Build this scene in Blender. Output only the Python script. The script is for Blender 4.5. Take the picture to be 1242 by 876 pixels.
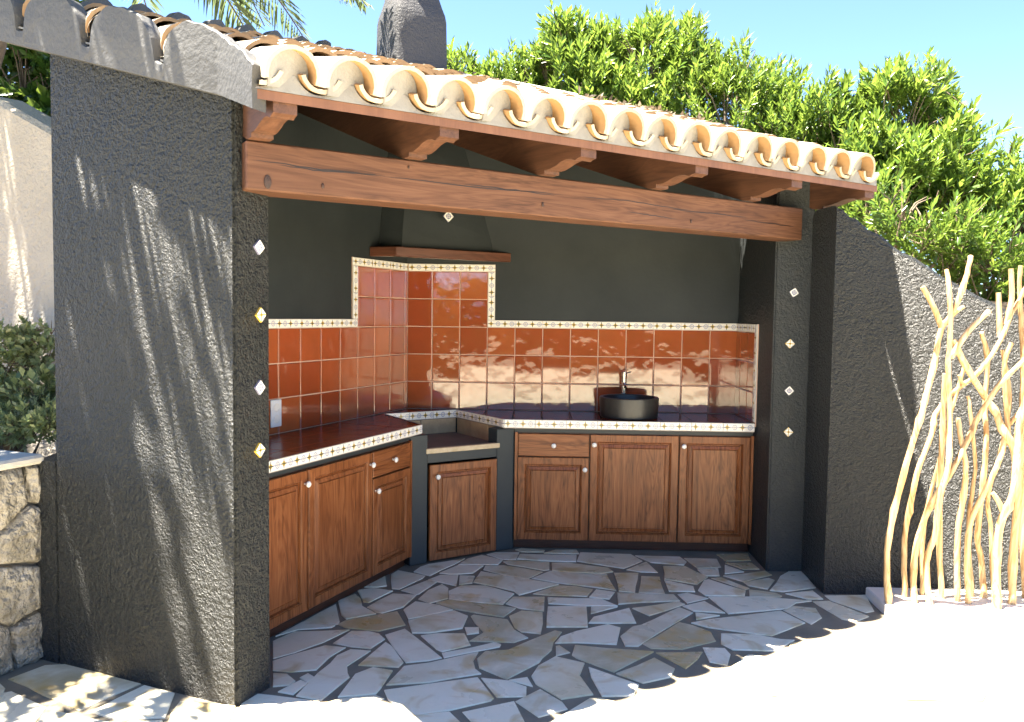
import bpy, bmesh, math, random
import numpy as np
from mathutils import Vector, Matrix
random.seed(7); RNG = np.random.default_rng(7)
for o in list(bpy.data.objects): bpy.data.objects.remove(o)
sc = bpy.context.scene; col = sc.collection
# ---------------------------------------------------------------- camera
H = 1.57; F = 1011.71; YAW, PIT, ROL = 0.02692, 0.05601, 0.01355
_cy, _sy = math.cos(YAW), math.sin(YAW)
FW = Vector((-_sy*math.cos(PIT), _cy*math.cos(PIT), -math.sin(PIT)))
_rt = Vector((_cy, _sy, 0)); _up = _rt.cross(FW)
RT = math.cos(ROL)*_rt + math.sin(ROL)*_up; UP = -math.sin(ROL)*_rt + math.cos(ROL)*_up
cd = bpy.data.cameras.new('camera'); cam = bpy.data.objects.new('camera', cd); col.objects.link(cam)
cd.sensor_width = 36; cd.lens = 36*F/1242; cd.clip_end = 900; cd.clip_start = .05
M = Matrix(((RT.x, UP.x, -FW.x, 0), (RT.y, UP.y, -FW.y, 0), (RT.z, UP.z, -FW.z, H), (0, 0, 0, 1)))
cam.matrix_world = M
sc.camera = cam
def ray(x, y): return FW + RT*((x-621)/F) - UP*((y-438)/F)
def atz(x, y, z=0):
    d = ray(x, y); k = (z-H)/d.z; return Vector((d.x*k, d.y*k, z))
def aty(x, y, Y):
    d = ray(x, y); k = Y/d.y; return Vector((d.x*k, Y, d.z*k+H))
def atpl(x, y, P, D):
    d = ray(x, y); k = (D[1]*P[0]-D[0]*P[1])/(D[1]*d.x-D[0]*d.y)
    return Vector((d.x*k, d.y*k, d.z*k+H))
# ---------------------------------------------------------------- light
SD = Vector((0.285, 0.054, -1.0)).normalized()          # direction the sunlight travels
elev = math.asin(-SD.z); saz = math.atan2(-SD.x, -SD.y)  # azimuth clockwise from +y
w = bpy.data.worlds.new('World'); sc.world = w; w.use_nodes = True
nt = w.node_tree; bg = nt.nodes['Background']
sky = nt.nodes.new('ShaderNodeTexSky'); sky.sky_type = 'NISHITA'; sky.sun_disc = False
sky.sun_elevation = elev; sky.sun_rotation = saz
sky.air_density = 0.55; sky.dust_density = 0.0; sky.ozone_density = 4.0; sky.altitude = 0
nt.links.new(sky.outputs[0], bg.inputs[0]); bg.inputs[1].default_value = 0.062
sl = bpy.data.lights.new('sun', 'SUN'); sl.energy = 5.0; sl.angle = math.radians(0.5); sl.color = (1.0, 0.91, 0.76)
so = bpy.data.objects.new('sun', sl); col.objects.link(so); so.location = (-3, -1, 12)
so.rotation_euler = SD.to_track_quat('-Z', 'Y').to_euler()
sc.view_settings.view_transform = 'Standard'; sc.view_settings.look = 'None'
sc.view_settings.exposure = 3.25; sc.view_settings.gamma = 1
sc.render.engine = 'CYCLES'
sc.cycles.max_bounces = 10; sc.cycles.diffuse_bounces = 6; sc.cycles.glossy_bounces = 4; sc.cycles.transparent_max_bounces = 8
# ---------------------------------------------------------------- helpers
WM = {}
def link(o, parent=None, smooth=None):
    col.objects.link(o); mw = o.matrix_basis.copy(); WM[o.name] = mw
    if parent is not None:
        o.parent = parent; o.matrix_parent_inverse = WM[parent.name].inverted()
    return o
def empty(name, loc, label, cat, group=None):
    o = bpy.data.objects.new(name, None); o.location = loc; o.empty_display_size = .2
    o.matrix_basis = Matrix.Translation(loc); link(o); tag(o, label, cat, group); return o
def tag(o, label=None, cat=None, group=None, kind=None):
    if label: o['label'] = label
    if cat: o['category'] = cat
    if group: o['group'] = group
    if kind: o['kind'] = kind
    return o
def fin(name, bm, mat, parent=None, mw=None, smooth=False, normals=True):
    me = bpy.data.meshes.new(name)
    if normals: bmesh.ops.recalc_face_normals(bm, faces=bm.faces)
    bm.to_mesh(me); bm.free()
    return put(name, me, mat, parent, mw, smooth)
def put(name, me, mat, parent=None, mw=None, smooth=False):
    if mat is not None and len(me.materials) == 0:
        for m in (mat if isinstance(mat, (list, tuple)) else [mat]): me.materials.append(m)
    if smooth:
        me.shade_smooth(); me.set_sharp_from_angle(angle=math.radians(smooth if smooth > 1 else 45))
    o = bpy.data.objects.new(name, me)
    if mw is not None: o.matrix_basis = mw
    return link(o, parent)
def frame(origin, xdir, z=0):
    """local x along xdir (2D), y to its left, z up"""
    x = Vector((xdir[0], xdir[1], 0)).normalized(); y = Vector((-x.y, x.x, 0))
    return Matrix(((x.x, y.x, 0, origin[0]), (x.y, y.y, 0, origin[1]), (0, 0, 1, z), (0, 0, 0, 1)))
def box(bm, x0, x1, y0, y1, z0, z1, bev=0):
    vs = [bm.verts.new(c) for c in ((x0,y0,z0),(x1,y0,z0),(x1,y1,z0),(x0,y1,z0),(x0,y0,z1),(x1,y0,z1),(x1,y1,z1),(x0,y1,z1))]
    fs = [bm.faces.new([vs[i] for i in f]) for f in ((0,3,2,1),(4,5,6,7),(0,1,5,4),(1,2,6,5),(2,3,7,6),(3,0,4,7))]
    if bev:
        es = {e for f in fs for e in f.edges}
        bmesh.ops.bevel(bm, geom=list(es), offset=bev, segments=1, affect='EDGES')
def prism(bm, pts, z0, z1, bev=0):
    """pts 2D polygon; z0,z1 numbers or lists"""
    n = len(pts); a = z0 if isinstance(z0, (list, tuple)) else [z0]*n; b = z1 if isinstance(z1, (list, tuple)) else [z1]*n
    lo = [bm.verts.new((p[0], p[1], a[i])) for i, p in enumerate(pts)]; hi = [bm.verts.new((p[0], p[1], b[i])) for i, p in enumerate(pts)]
    fs = [bm.faces.new(lo[::-1]), bm.faces.new(hi)]
    for i in range(n): fs.append(bm.faces.new((lo[i], lo[(i+1) % n], hi[(i+1) % n], hi[i])))
    if bev: bmesh.ops.bevel(bm, geom=list({e for f in fs for e in f.edges}), offset=bev, segments=1, affect='EDGES')
def lathe(bm, prof, n=24, c=(0, 0, 0)):
    rings = []
    for r, z in prof:
        rings.append([bm.verts.new((c[0]+r*math.cos(2*math.pi*i/n), c[1]+r*math.sin(2*math.pi*i/n), c[2]+z)) for i in range(n)])
    for a, b in zip(rings, rings[1:]):
        for i in range(n): bm.faces.new((a[i], a[(i+1) % n], b[(i+1) % n], b[i]))
    bm.faces.new(rings[0][::-1]); bm.faces.new(rings[-1])
def tube(bm, pts, rad, n=10, cap=True):
    pts = [Vector(p) for p in pts]; rings = []
    if not isinstance(rad, (list, tuple)): rad = [rad]*len(pts)
    up = Vector((0.3, 1, 0.1))
    for i, p in enumerate(pts):
        t = (pts[min(i+1, len(pts)-1)]-pts[max(i-1, 0)]).normalized()
        a = t.cross(up).normalized(); b = t.cross(a)
        rings.append([bm.verts.new(p+(a*math.cos(2*math.pi*k/n)+b*math.sin(2*math.pi*k/n))*rad[i]) for k in range(n)])
    for a, b in zip(rings, rings[1:]):
        for k in range(n): bm.faces.new((a[k], a[(k+1) % n], b[(k+1) % n], b[k]))
    if cap: bm.faces.new(rings[0][::-1]); bm.faces.new(rings[-1])
def smoothpts(pts, sub=4):
    out = []; n = len(pts)
    for i in range(n-1):
        p0 = pts[max(i-1, 0)]; p1 = pts[i]; p2 = pts[i+1]; p3 = pts[min(i+2, n-1)]
        for k in range(sub):
            t = k/sub
            out.append(tuple(.5*((2*b)+(-a+c)*t+(2*a-5*b+4*c-d)*t*t+(-a+3*b-3*c+d)*t**3) for a, b, c, d in zip(p0, p1, p2, p3)))
    out.append(tuple(pts[-1])); return out
def clip(poly, a, b):
    """keep the part of a convex 2D polygon left of the line a->b"""
    out = []; n = len(poly)
    side = lambda p: (b[0]-a[0])*(p[1]-a[1])-(b[1]-a[1])*(p[0]-a[0])
    for i in range(n):
        p, q = poly[i], poly[(i+1) % n]; sp, sq = side(p), side(q)
        if sp >= 0: out.append(p)
        if (sp > 0 and sq < 0) or (sp < 0 and sq > 0):
            t = sp/(sp-sq); out.append((p[0]+(q[0]-p[0])*t, p[1]+(q[1]-p[1])*t))
    return out
def clip_convex(poly, conv):
    for i in range(len(conv)):
        if len(poly) < 3: return []
        poly = clip(poly, conv[i], conv[(i+1) % len(conv)])
    return poly
def area(p): return .5*sum(p[i][0]*p[(i+1) % len(p)][1]-p[(i+1) % len(p)][0]*p[i][1] for i in range(len(p)))
# ---------------------------------------------------------------- materials
class NT:
    def __init__(s, name):
        s.m = bpy.data.materials.new(name); s.m.use_nodes = True; s.t = s.m.node_tree
        s.b = s.t.nodes['Principled BSDF']; s.out = s.t.nodes['Material Output']
    def n(s, typ, **k):
        nd = s.t.nodes.new(typ)
        for a, v in k.items():
            if hasattr(nd, a): setattr(nd, a, v)
        return nd
    def l(s, a, b): s.t.links.new(a, b)
    def set(s, nd, i, v):
        if hasattr(v, 'is_output') or isinstance(v, bpy.types.NodeSocket): s.l(v, nd.inputs[i])
        else: nd.inputs[i].default_value = v
    def math(s, op, a, b=0.0, c=None):
        nd = s.n('ShaderNodeMath', operation=op); s.set(nd, 0, a); s.set(nd, 1, b)
        if c is not None: s.set(nd, 2, c)
        return nd.outputs[0]
    def mix(s, f, a, b, mode='MIX'):
        nd = s.n('ShaderNodeMix', data_type='RGBA', blend_type=mode); s.set(nd, 0, f)
        for i, v in ((6, a), (7, b)):
            if isinstance(v, tuple) and len(v) == 3: v = v+(1,)
            s.set(nd, i, v)
        return nd.outputs[2]
    def coord(s, kind='Object', scale=(1, 1, 1), rot=(0, 0, 0)):
        tc = s.n('ShaderNodeTexCoord'); mp = s.n('ShaderNodeMapping'); s.l(tc.outputs[kind], mp.inputs[0])
        mp.inputs['Scale'].default_value = scale; mp.inputs['Rotation'].default_value = rot; return mp.outputs[0]
    def noise(s, vec, scale, detail=4, rough=.5, dist=0):
        nd = s.n('ShaderNodeTexNoise'); s.l(vec, nd.inputs['Vector']); nd.inputs['Scale'].default_value = scale
        nd.inputs['Detail'].default_value = detail; nd.inputs['Roughness'].default_value = rough; nd.inputs['Distortion'].default_value = dist
        return nd.outputs['Fac']
    def ramp(s, f, *stops):
        nd = s.n('ShaderNodeValToRGB'); s.l(f, nd.inputs[0]); els = nd.color_ramp.elements
        while len(els) < len(stops): els.new(.5)
        for e, (p, c) in zip(els, stops): e.position = p; e.color = c+(1,) if len(c) == 3 else c
        return nd.outputs[0]
    def range(s, f, a, b, c=0., d=1.):
        nd = s.n('ShaderNodeMapRange'); s.set(nd, 0, f)
        for i, v in enumerate((a, b, c, d)): nd.inputs[i+1].default_value = v
        return nd.outputs[0]
    def bump(s, h, strength=.5, dist=.01, prev=None):
        nd = s.n('ShaderNodeBump'); s.l(h, nd.inputs['Height']); nd.inputs['Strength'].default_value = strength; nd.inputs['Distance'].default_value = dist
        if prev is not None: s.l(prev, nd.inputs['Normal'])
        return nd.outputs[0]
    def rand(s): return s.n('ShaderNodeObjectInfo').outputs['Random']
    def done(s, color=None, rough=.5, normal=None, **k):
        if color is not None: s.set(s.b, 'Base Color', color+(1,) if isinstance(color, tuple) and len(color) == 3 else color)
        s.set(s.b, 'Roughness', rough)
        if normal is not None: s.l(normal, s.b.inputs['Normal'])
        for a, v in k.items(): s.set(s.b, a.replace('_', ' '), v)
        return s.m
KA = .80
def dim(*cs): return [tuple(x*KA for x in c) for c in cs]
def mat_stucco(name, c1, c2, scale=70, dist=.012, strength=1.0, rough=.5, dust=(.10, .088, .072), spec=.4):
    g = NT(name); v = g.coord()
    c1, c2 = dim(c1, c2)
    a = g.noise(v, scale, 3, .6); b = g.noise(v, scale*.28, 2, .5); c = g.noise(v, 1.7, 6, .65); d = g.noise(v, 9, 5, .7)
    vor = g.n('ShaderNodeTexVoronoi', feature='SMOOTH_F1'); g.l(v, vor.inputs['Vector']); vor.inputs['Scale'].default_value = scale*.6
    h = g.math('ADD', g.math('MULTIPLY', a, .7), g.math('ADD', g.math('MULTIPLY', b, .6), g.math('MULTIPLY', vor.outputs['Distance'], .4)))
    col_ = g.mix(g.range(c, .3, .7), c1, c2)
    col_ = g.mix(g.range(d, .56, .78, 0, .22), col_, dust)
    sp = g.n('ShaderNodeSeparateXYZ'); g.l(v, sp.inputs[0])
    splash = g.math('MULTIPLY', g.range(g.math('ADD', sp.outputs[2], g.math('MULTIPLY', d, .35)), .38, .16, 0, 1), g.range(a, .4, .7, .05, .4))
    col_ = g.mix(splash, col_, dust)
    return g.done(col_, rough, g.bump(h, strength, dist), Specular_IOR_Level=spec)
def mat_plain(name, c1, c2=None, rough=.5, scale=8, bscale=120, bstr=.15, bdist=.002, metal=0., spec=.5):
    g = NT(name); v = g.coord(); n1 = g.noise(v, scale, 5, .6)
    return g.done(g.mix(g.range(n1, .3, .7), c1, c2 or tuple(x*.85 for x in c1)), rough, g.bump(g.noise(v, bscale, 3), bstr, bdist), Metallic=metal, Specular_IOR_Level=spec)
def mat_wood(name, c1, c2, c3, axis='z', rough=.4, grain=1.0, ring=.16, spec=.45):
    g = NT(name); c1, c2, c3 = dim(c1, c2, c3)
    st = {'x': (1.2, 26, 26), 'y': (26, 1.2, 26), 'z': (26, 26, 1.2)}[axis]
    tc = g.n('ShaderNodeTexCoord'); oi = g.n('ShaderNodeObjectInfo')
    ad = g.n('ShaderNodeVectorMath', operation='ADD'); g.l(tc.outputs['Object'], ad.inputs[0])
    rv = g.n('ShaderNodeCombineXYZ'); r = g.math('MULTIPLY', oi.outputs['Random'], 37.0)
    for i in range(3): g.l(r, rv.inputs[i])
    g.l(rv.outputs[0], ad.inputs[1])
    mp = g.n('ShaderNodeMapping'); g.l(ad.outputs[0], mp.inputs[0]); mp.inputs['Scale'].default_value = tuple(x*grain for x in st)
    v = mp.outputs[0]
    n1 = g.noise(v, 1.0, 6, .65, .6); n2 = g.noise(v, 4.0, 4, .6); n3 = g.noise(ad.outputs[0], 3.0, 3, .5)
    mp2 = g.n('ShaderNodeMapping'); g.l(ad.outputs[0], mp2.inputs[0]); mp2.inputs['Scale'].default_value = tuple({1.2: .9, 26: 7}[x] for x in st)
    n4 = g.noise(mp2.outputs[0], 1.0, 3, .55, 1.6); rg = g.math('FRACT', g.math('MULTIPLY', n4, 9.0)); rg = g.math('ABSOLUTE', g.math('SUBTRACT', g.math('MULTIPLY', rg, 2.0), 1.0))
    f = g.math('ADD', g.math('MULTIPLY', n1, .58), g.math('ADD', g.math('MULTIPLY', n2, .24), g.math('MULTIPLY', rg, ring)))
    c = g.ramp(f, (.32, c3), (.5, c1), (.72, c2))
    c = g.mix(g.range(n3, .3, .75), c, g.mix(.35, c, c3))
    h = g.math('ADD', f, g.math('MULTIPLY', n2, .5))
    return g.done(c, rough, g.bump(h, .3, .0025), Specular_IOR_Level=spec)
def mat_glaze(name, c1, c2, rough=.07, wav=.5, coat=.5, cior=1.5, spec=.5):
    g = NT(name); v = g.coord('Object'); oi = g.n('ShaderNodeObjectInfo'); c1, c2 = dim(c1, c2)
    ad = g.n('ShaderNodeVectorMath', operation='ADD'); g.l(v, ad.inputs[0]); rv = g.n('ShaderNodeCombineXYZ')
    r = g.math('MULTIPLY', oi.outputs['Random'], 53.0)
    for i in range(3): g.l(r, rv.inputs[i])
    g.l(rv.outputs[0], ad.inputs[1]); vv = ad.outputs[0]
    c = g.mix(oi.outputs['Random'], c1, c2)
    c = g.mix(g.range(g.noise(vv, 9, 5, .65), .35, .75, 0, .5), c, tuple(x*.6 for x in c1))
    h = g.math('ADD', g.noise(vv, 6.5, 2, .4), g.math('MULTIPLY', g.noise(vv, 30, 2, .5), .06))
    return g.done(c, rough, g.bump(h, wav, .012), Specular_IOR_Level=spec, Coat_Weight=coat, Coat_Roughness=.03, Coat_IOR=cior)
def mat_border(name, white=(.80, .77, .70)):
    g = NT(name); uv = g.n('ShaderNodeUVMap'); sp = g.n('ShaderNodeSeparateXYZ'); g.l(uv.outputs[0], sp.inputs[0])
    fu = g.math('FRACT', sp.outputs[0]); y = g.math('SUBTRACT', sp.outputs[1], .5); ay = g.math('ABSOLUTE', y)
    def cen(c): return g.math('MULTIPLY', g.math('SUBTRACT', fu, c), 2.0)
    def rad(x): return g.math('SQRT', g.math('ADD', g.math('MULTIPLY', x, x), g.math('MULTIPLY', y, y)))
    lt = lambda a, b: g.math('LESS_THAN', a, b); gt = lambda a, b: g.math('GREATER_THAN', a, b); mul = lambda a, b: g.math('MULTIPLY', a, b)
    xa = cen(.25); ra = rad(xa); xb = cen(.75); rb = rad(xb); axa = g.math('ABSOLUTE', xa); axb = g.math('ABSOLUTE', xb)
    c = g.mix(0, white, white)
    blue = (.34, .36, .46); navy = (.035, .035, .05); yel = (.62, .40, .05); grn = (.09, .10, .05)
    c = g.mix(mul(lt(ay, .045), gt(ra, .18)), c, blue)
    c = g.mix(lt(g.math('ABSOLUTE', g.math('SUBTRACT', rb, .27)), .05), c, blue)
    c = g.mix(lt(g.math('ABSOLUTE', g.math('SUBTRACT', g.math('ADD', axb, ay), .14)), .04), c, (.45, .4, .34))
    c = g.mix(lt(g.math('ADD', axa, ay), .30), c, yel)
    c = g.mix(mul(lt(g.math('MINIMUM', axa, ay), .045), lt(ra, .40)), c, navy)
    c = g.mix(lt(ra, .11), c, grn)
    c = g.mix(gt(ay, .455), c, (.55, .52, .46))
    return g.done(c, .15, None, Specular_IOR_Level=.5)
def mat_diamond(name, kind):
    g = NT(name); uv = g.n('ShaderNodeUVMap'); sp = g.n('ShaderNodeSeparateXYZ'); g.l(uv.outputs[0], sp.inputs[0])
    x = g.math('ABSOLUTE', g.math('SUBTRACT', sp.outputs[0], .5)); y = g.math('ABSOLUTE', g.math('SUBTRACT', sp.outputs[1], .5))
    r = g.math('SQRT', g.math('ADD', g.math('MULTIPLY', x, x), g.math('MULTIPLY', y, y)))
    lt = lambda a, b: g.math('LESS_THAN', a, b); mul = lambda a, b: g.math('MULTIPLY', a, b)
    c = g.mix(0, (.78, .76, .70), (.78, .76, .7))
    if kind == 0:
        c = g.mix(lt(g.math('ABSOLUTE', g.math('SUBTRACT', r, .30)), .045), c, (.12, .14, .26))
        c = g.mix(lt(g.math('ABSOLUTE', g.math('SUBTRACT', g.math('MAXIMUM', x, y), .17)), .03), c, (.14, .15, .24))
        c = g.mix(lt(r, .09), c, (.2, .2, .28)); c = g.mix(lt(g.math('ABSOLUTE', g.math('SUBTRACT', x, y)), .03), c, (.2, .2, .3))
    else:
        c = g.mix(lt(g.math('ABSOLUTE', g.math('SUBTRACT', x, y)), .085), c, (.62, .42, .06))
        c = g.mix(lt(r, .17), c, (.55, .36, .05)); c = g.mix(mul(lt(g.math('ABSOLUTE', g.math('SUBTRACT', x, y)), .03), lt(r, .3)), c, (.06, .05, .03))
        c = g.mix(lt(r, .07), c, (.05, .04, .03)); c = g.mix(lt(g.math('ABSOLUTE', g.math('SUBTRACT', r, .44)), .02), c, (.2, .2, .3))
    return g.done(c, .2)
def mat_leaf(name, dark, mid, light, trans=.35, rough=.35):
    g = NT(name); at = g.n('ShaderNodeAttribute'); at.attribute_name = 'tint'; dark, mid, light = dim(dark, mid, light)
    c = g.ramp(at.outputs['Fac'], (0, dark), (.5, mid), (1, light))
    g.done(c, rough, None, Specular_IOR_Level=.45)
    tr = g.n('ShaderNodeBsdfTranslucent'); g.l(g.mix(.5, c, tuple(min(1, x*1.3) for x in light)), tr.inputs[0])
    mx = g.n('ShaderNodeMixShader'); mx.inputs[0].default_value = trans
    g.l(g.b.outputs[0], mx.inputs[1]); g.l(tr.outputs[0], mx.inputs[2]); g.l(mx.outputs[0], g.out.inputs[0]); return g.m
def mat_paving():
    g = NT('paving_stone'); v = g.coord(); oi = g.n('ShaderNodeObjectInfo'); r = oi.outputs['Random']
    base = g.ramp(r, (0, (.44, .38, .22)), (.18, (.66, .60, .44)), (.4, (.84, .78, .60)), (.7, (.84, .77, .58)), (.87, (.66, .56, .35)), (1, (.50, .40, .22)))
    n1 = g.noise(v, 2.6, 5, .6, .4); n2 = g.noise(v, 14, 5, .65); n3 = g.noise(v, 5.5, 3, .5, .8)
    c = g.mix(g.range(n1, .46, .66, 0, .8), base, (.88, .83, .67))
    c = g.mix(g.range(n3, .53, .70, 0, .75), c, (.54, .36, .11))
    c = g.mix(g.range(n2, .55, .85, 0, .25), c, (.42, .36, .26))
    rough = g.range(n1, .3, .7, .22, .42)
    h = g.math('ADD', g.math('MULTIPLY', n1, 1.0), g.math('MULTIPLY', n2, .35))
    return g.done(c, rough, g.bump(h, .35, .006), Specular_IOR_Level=.5)
def mat_roof(name, a, b, c_, rough=.8):
    a, b, c_ = dim(a, b, c_)
    g = NT(name); v = g.coord(); oi = g.n('ShaderNodeObjectInfo'); n1 = g.noise(v, 7, 5, .65); n2 = g.noise(v, 45, 4, .6); n3 = g.noise(v, 18, 4, .7)
    c = g.mix(g.range(n1, .35, .65), a, b); c = g.mix(g.math('MULTIPLY', oi.outputs['Random'], .4), c, c_)
    c = g.mix(g.range(n3, .58, .72, 0, .65), c, c_)
    return g.done(c, rough, g.bump(g.math('ADD', n2, g.math('MULTIPLY', n1, .8)), .5, .004))

MT = {}
MT['stucco'] = mat_stucco('dark_grey_stucco', (.032, .036, .037), (.045, .049, .050), 110, .050, 1.0, .33, (.085, .082, .076), .34)
MT['stucco2'] = mat_stucco('dark_grey_render', (.031, .036, .038), (.040, .045, .047), 105, .010, .8, .55, (.10, .088, .072), .25)
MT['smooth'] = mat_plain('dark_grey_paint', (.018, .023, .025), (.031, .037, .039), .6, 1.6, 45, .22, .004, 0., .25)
MT['postpaint'] = mat_plain('slate_grey_paint', (.026, .034, .039), (.032, .04, .044), .45, 5, 90, .15, .002, 0., .3)
MT['cream'] = mat_stucco('cream_stucco', (.55, .49, .40), (.46, .41, .33), 70, .016, 1.0, .8, (.36, .33, .26))
MT['beam'] = mat_wood('brown_beam_wood', (.130, .058, .032), (.190, .092, .054), (.060, .025, .014), 'x', .6, 1.1, .16, .3)
MT['rafter'] = mat_wood('reddish_rafter_wood', (.120, .052, .028), (.17, .080, .044), (.06, .026, .015), 'y', .55, .9, .10)
MT['fascia'] = mat_wood('pinkish_fascia_wood', (.20, .090, .048), (.25, .120, .068), (.14, .06, .032), 'z', .55, .4, .05)
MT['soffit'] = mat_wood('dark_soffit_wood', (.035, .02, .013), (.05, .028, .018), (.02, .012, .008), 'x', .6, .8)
MT['door'] = mat_wood('chestnut_cabinet_wood', (.29, .096, .031), (.41, .160, .060), (.105, .030, .009), 'z', .38, 1.8, .20, .3)
MT['drawer'] = mat_wood('chestnut_drawer_wood', (.29, .096, .031), (.41, .160, .060), (.105, .030, .009), 'x', .38, 1.8, .20, .3)
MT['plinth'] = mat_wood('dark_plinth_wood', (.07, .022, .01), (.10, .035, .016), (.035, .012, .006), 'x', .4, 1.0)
MT['glaze'] = mat_glaze('red_glazed_tile', (.50, .125, .040), (.34, .062, .022), .06, .6, 1.0, 1.66)
MT['ctile'] = mat_glaze('dark_red_counter_tile', (.27, .058, .024), (.20, .040, .017), .24, .14, .0, 1.5, .25)
MT['chimney'] = mat_stucco('grey_chimney_stucco', (.045, .047, .055), (.06, .062, .07), 95, .014, .7, .65)
MT['grout'] = mat_plain('pale_grout', (.62, .42, .31), (.55, .36, .26), .8, 20)
MT['grey_grout'] = mat_plain('grey_grout', (.22, .18, .16), (.17, .14, .13), .8, 20)
MT['border'] = mat_border('painted_border_tile')
MT['dia0'] = mat_diamond('blue_painted_tile', 0); MT['dia1'] = mat_diamond('yellow_painted_tile', 1)
MT['mortar'] = mat_plain('joint_mortar', (.17, .145, .105), (.24, .205, .15), .85, 5, 150, .4, .003)
MT['eavemortar'] = mat_plain('eave_mortar', (.24, .235, .225), (.18, .175, .165), .9, 12, 90, .5, .005)
MT['paving'] = mat_paving()
MT['tiletop'] = mat_roof('limewashed_tile', (.60, .53, .43), (.50, .43, .33), (.27, .20, .14))
MT['tileclay'] = mat_roof('bare_clay_tile', (.52, .31, .135), (.44, .25, .10), (.24, .15, .085))
MT['tilerim'] = mat_roof('weathered_tile_rim', (.34, .20, .095), (.42, .28, .15), (.14, .09, .055))
MT['brick'] = mat_plain('soot_tan_firebrick', (.58, .42, .24), (.38, .27, .15), .85, 7, 60, .5, .004)
MT['soot'] = mat_plain('sooty_slab', (.11, .095, .085), (.17, .14, .12), .7, 6, 80, .3, .003)
MT['edge'] = mat_plain('pale_hearth_edge', (.60, .50, .34), (.45, .34, .2), .6, 25)
MT['white'] = mat_plain('white_ceramic', (.78, .76, .72), (.74, .72, .68), .18, 5, 50, .05)
MT['brass'] = mat_plain('brass', (.55, .38, .15), None, .3, 20, 90, .05, .001, 1.0)
MT['basin'] = mat_plain('black_stone_basin', (.022, .022, .021), (.032, .031, .029), .38, 30, 200, .2, .001)
MT['chrome'] = mat_plain('brushed_steel', (.55, .53, .50), None, .22, 20, 200, .05, .001, 1.0)
MT['plastic'] = mat_plain('white_plastic', (.75, .76, .78), None, .3)
MT['slab'] = mat_plain('white_stone_slab', (.72, .70, .66), (.62, .59, .54), .6, 7, 60, .3, .004)
MT['stick'] = mat_wood('peeled_branch_wood', (.64, .42, .20), (.76, .56, .32), (.34, .17, .055), 'z', .6, .9, .3)
MT['rock'] = mat_plain('tan_fieldstone', (.44, .40, .33), (.17, .155, .125), .9, 11, 26, 1.0, .05)
MT['coping'] = mat_plain('pale_coping_stone', (.55, .53, .48), (.42, .40, .36), .8, 6, 40, .6, .01)
MT['soil'] = mat_plain('dry_soil', (.12, .09, .06), (.18, .14, .09), .95, 4, 60, .8, .02)
MT['ground'] = mat_plain('dry_ground', (.30, .26, .19), (.22, .20, .13), .95, .8, 20, .6, .03)
MT['leaf'] = mat_leaf('glossy_shrub_leaf', (.038, .090, .017), (.125, .225, .032), (.31, .42, .065), .40, .28)
MT['leaf2'] = mat_leaf('broad_shrub_leaf', (.03, .08, .018), (.08, .17, .03), (.24, .32, .05), .3, .35)
MT['leafbed'] = mat_leaf('bed_plant_leaf', (.14, .20, .07), (.28, .34, .13), (.55, .54, .30), .35, .5)
MT['palm'] = mat_leaf('palm_leaflet', (.06, .11, .04), (.12, .19, .08), (.25, .31, .14), .3, .4)
MT['bark'] = mat_plain('grey_brown_bark', (.12, .085, .055), (.20, .15, .10), .9, 12, 30, .8, .01)
MT['litter'] = mat_leaf('dry_leaf_litter', (.06, .04, .025), (.2, .14, .08), (.40, .34, .25), .1, .8)
# ---------------------------------------------------------------- key plan points (metres)
A = (-1.11, 3.2); E2 = (.82395, .56666); N2 = (-.56666, .82395)          # beam start, eave direction, up-slope direction
def RS(s, t): return (A[0]+E2[0]*s+N2[0]*t, A[1]+E2[1]*s+N2[1]*t)
def st(x, y): return ((x-A[0])*E2[0]+(y-A[1])*E2[1], (x-A[0])*N2[0]+(y-A[1])*N2[1])
SL = .335
def deckz(t): return 2.41+SL*t
K = (-.932, 6.05); LD = (.3648, .9311); LN = (.9311, -.3648)              # back-left corner, left wall direction (to the back), its normal (to the room)
def LW(d, p): return (K[0]-LD[0]*d+LN[0]*p, K[1]-LD[1]*d+LN[1]*p)          # d from the corner towards the viewer, p out from the wall
P0 = (-1.161, 3.201)
def DW(u, v): return (P0[0]-LN[0]*u+LD[0]*v, P0[1]-LN[1]*u+LD[1]*v)        # u left along the front wall, v into it
XR = 1.4616; YB = 6.05; ZC = .8724
LAB_PAVE = None
# ================================================================ SETTING
def grid_sheet(name, mat, x0, x1, y0, y1, z, n=2):
    bm = bmesh.new(); bmesh.ops.create_grid(bm, x_segments=n, y_segments=n, size=.5)
    for v in bm.verts: v.co = Vector((x0+(v.co.x+.5)*(x1-x0), y0+(v.co.y+.5)*(y1-y0), z))
    return fin(name, bm, mat)
tag(grid_sheet('ground', MT['ground'], -300, 300, -300, 300, -.10), kind='structure')
TX0, TX1, TY0, TY1 = -4.2, 7.0, -11.0, 6.3
bm = bmesh.new(); box(bm, TX0, TX1, TY0, TY1, -.2, -.006)
terrace = tag(fin('terrace', bm, MT['mortar']), kind='structure')
# raised earth behind the walls
bm = bmesh.new()
prism(bm, [(-9, 6.42), (1.75, 6.42), (1.75, 5.16), (16, 5.16), (16, 26), (-9, 26)], -.2, [1.5, 1.5, 1.75, .9, 1.2, 2.0])
bank = tag(fin('bank', bm, MT['soil']), kind='structure')
STONEX = DW(1.13, 0)
bm = bmesh.new(); prism(bm, [LW(2.72, -1.3), LW(-.1, -1.3), (-6, 6.40), (-9, 6.4), (-9, -1), (-3.6, -1), (-3.0, 1.0)], -.2, .86)
tag(fin('planting_bed', bm, MT['soil']), kind='structure')

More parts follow.
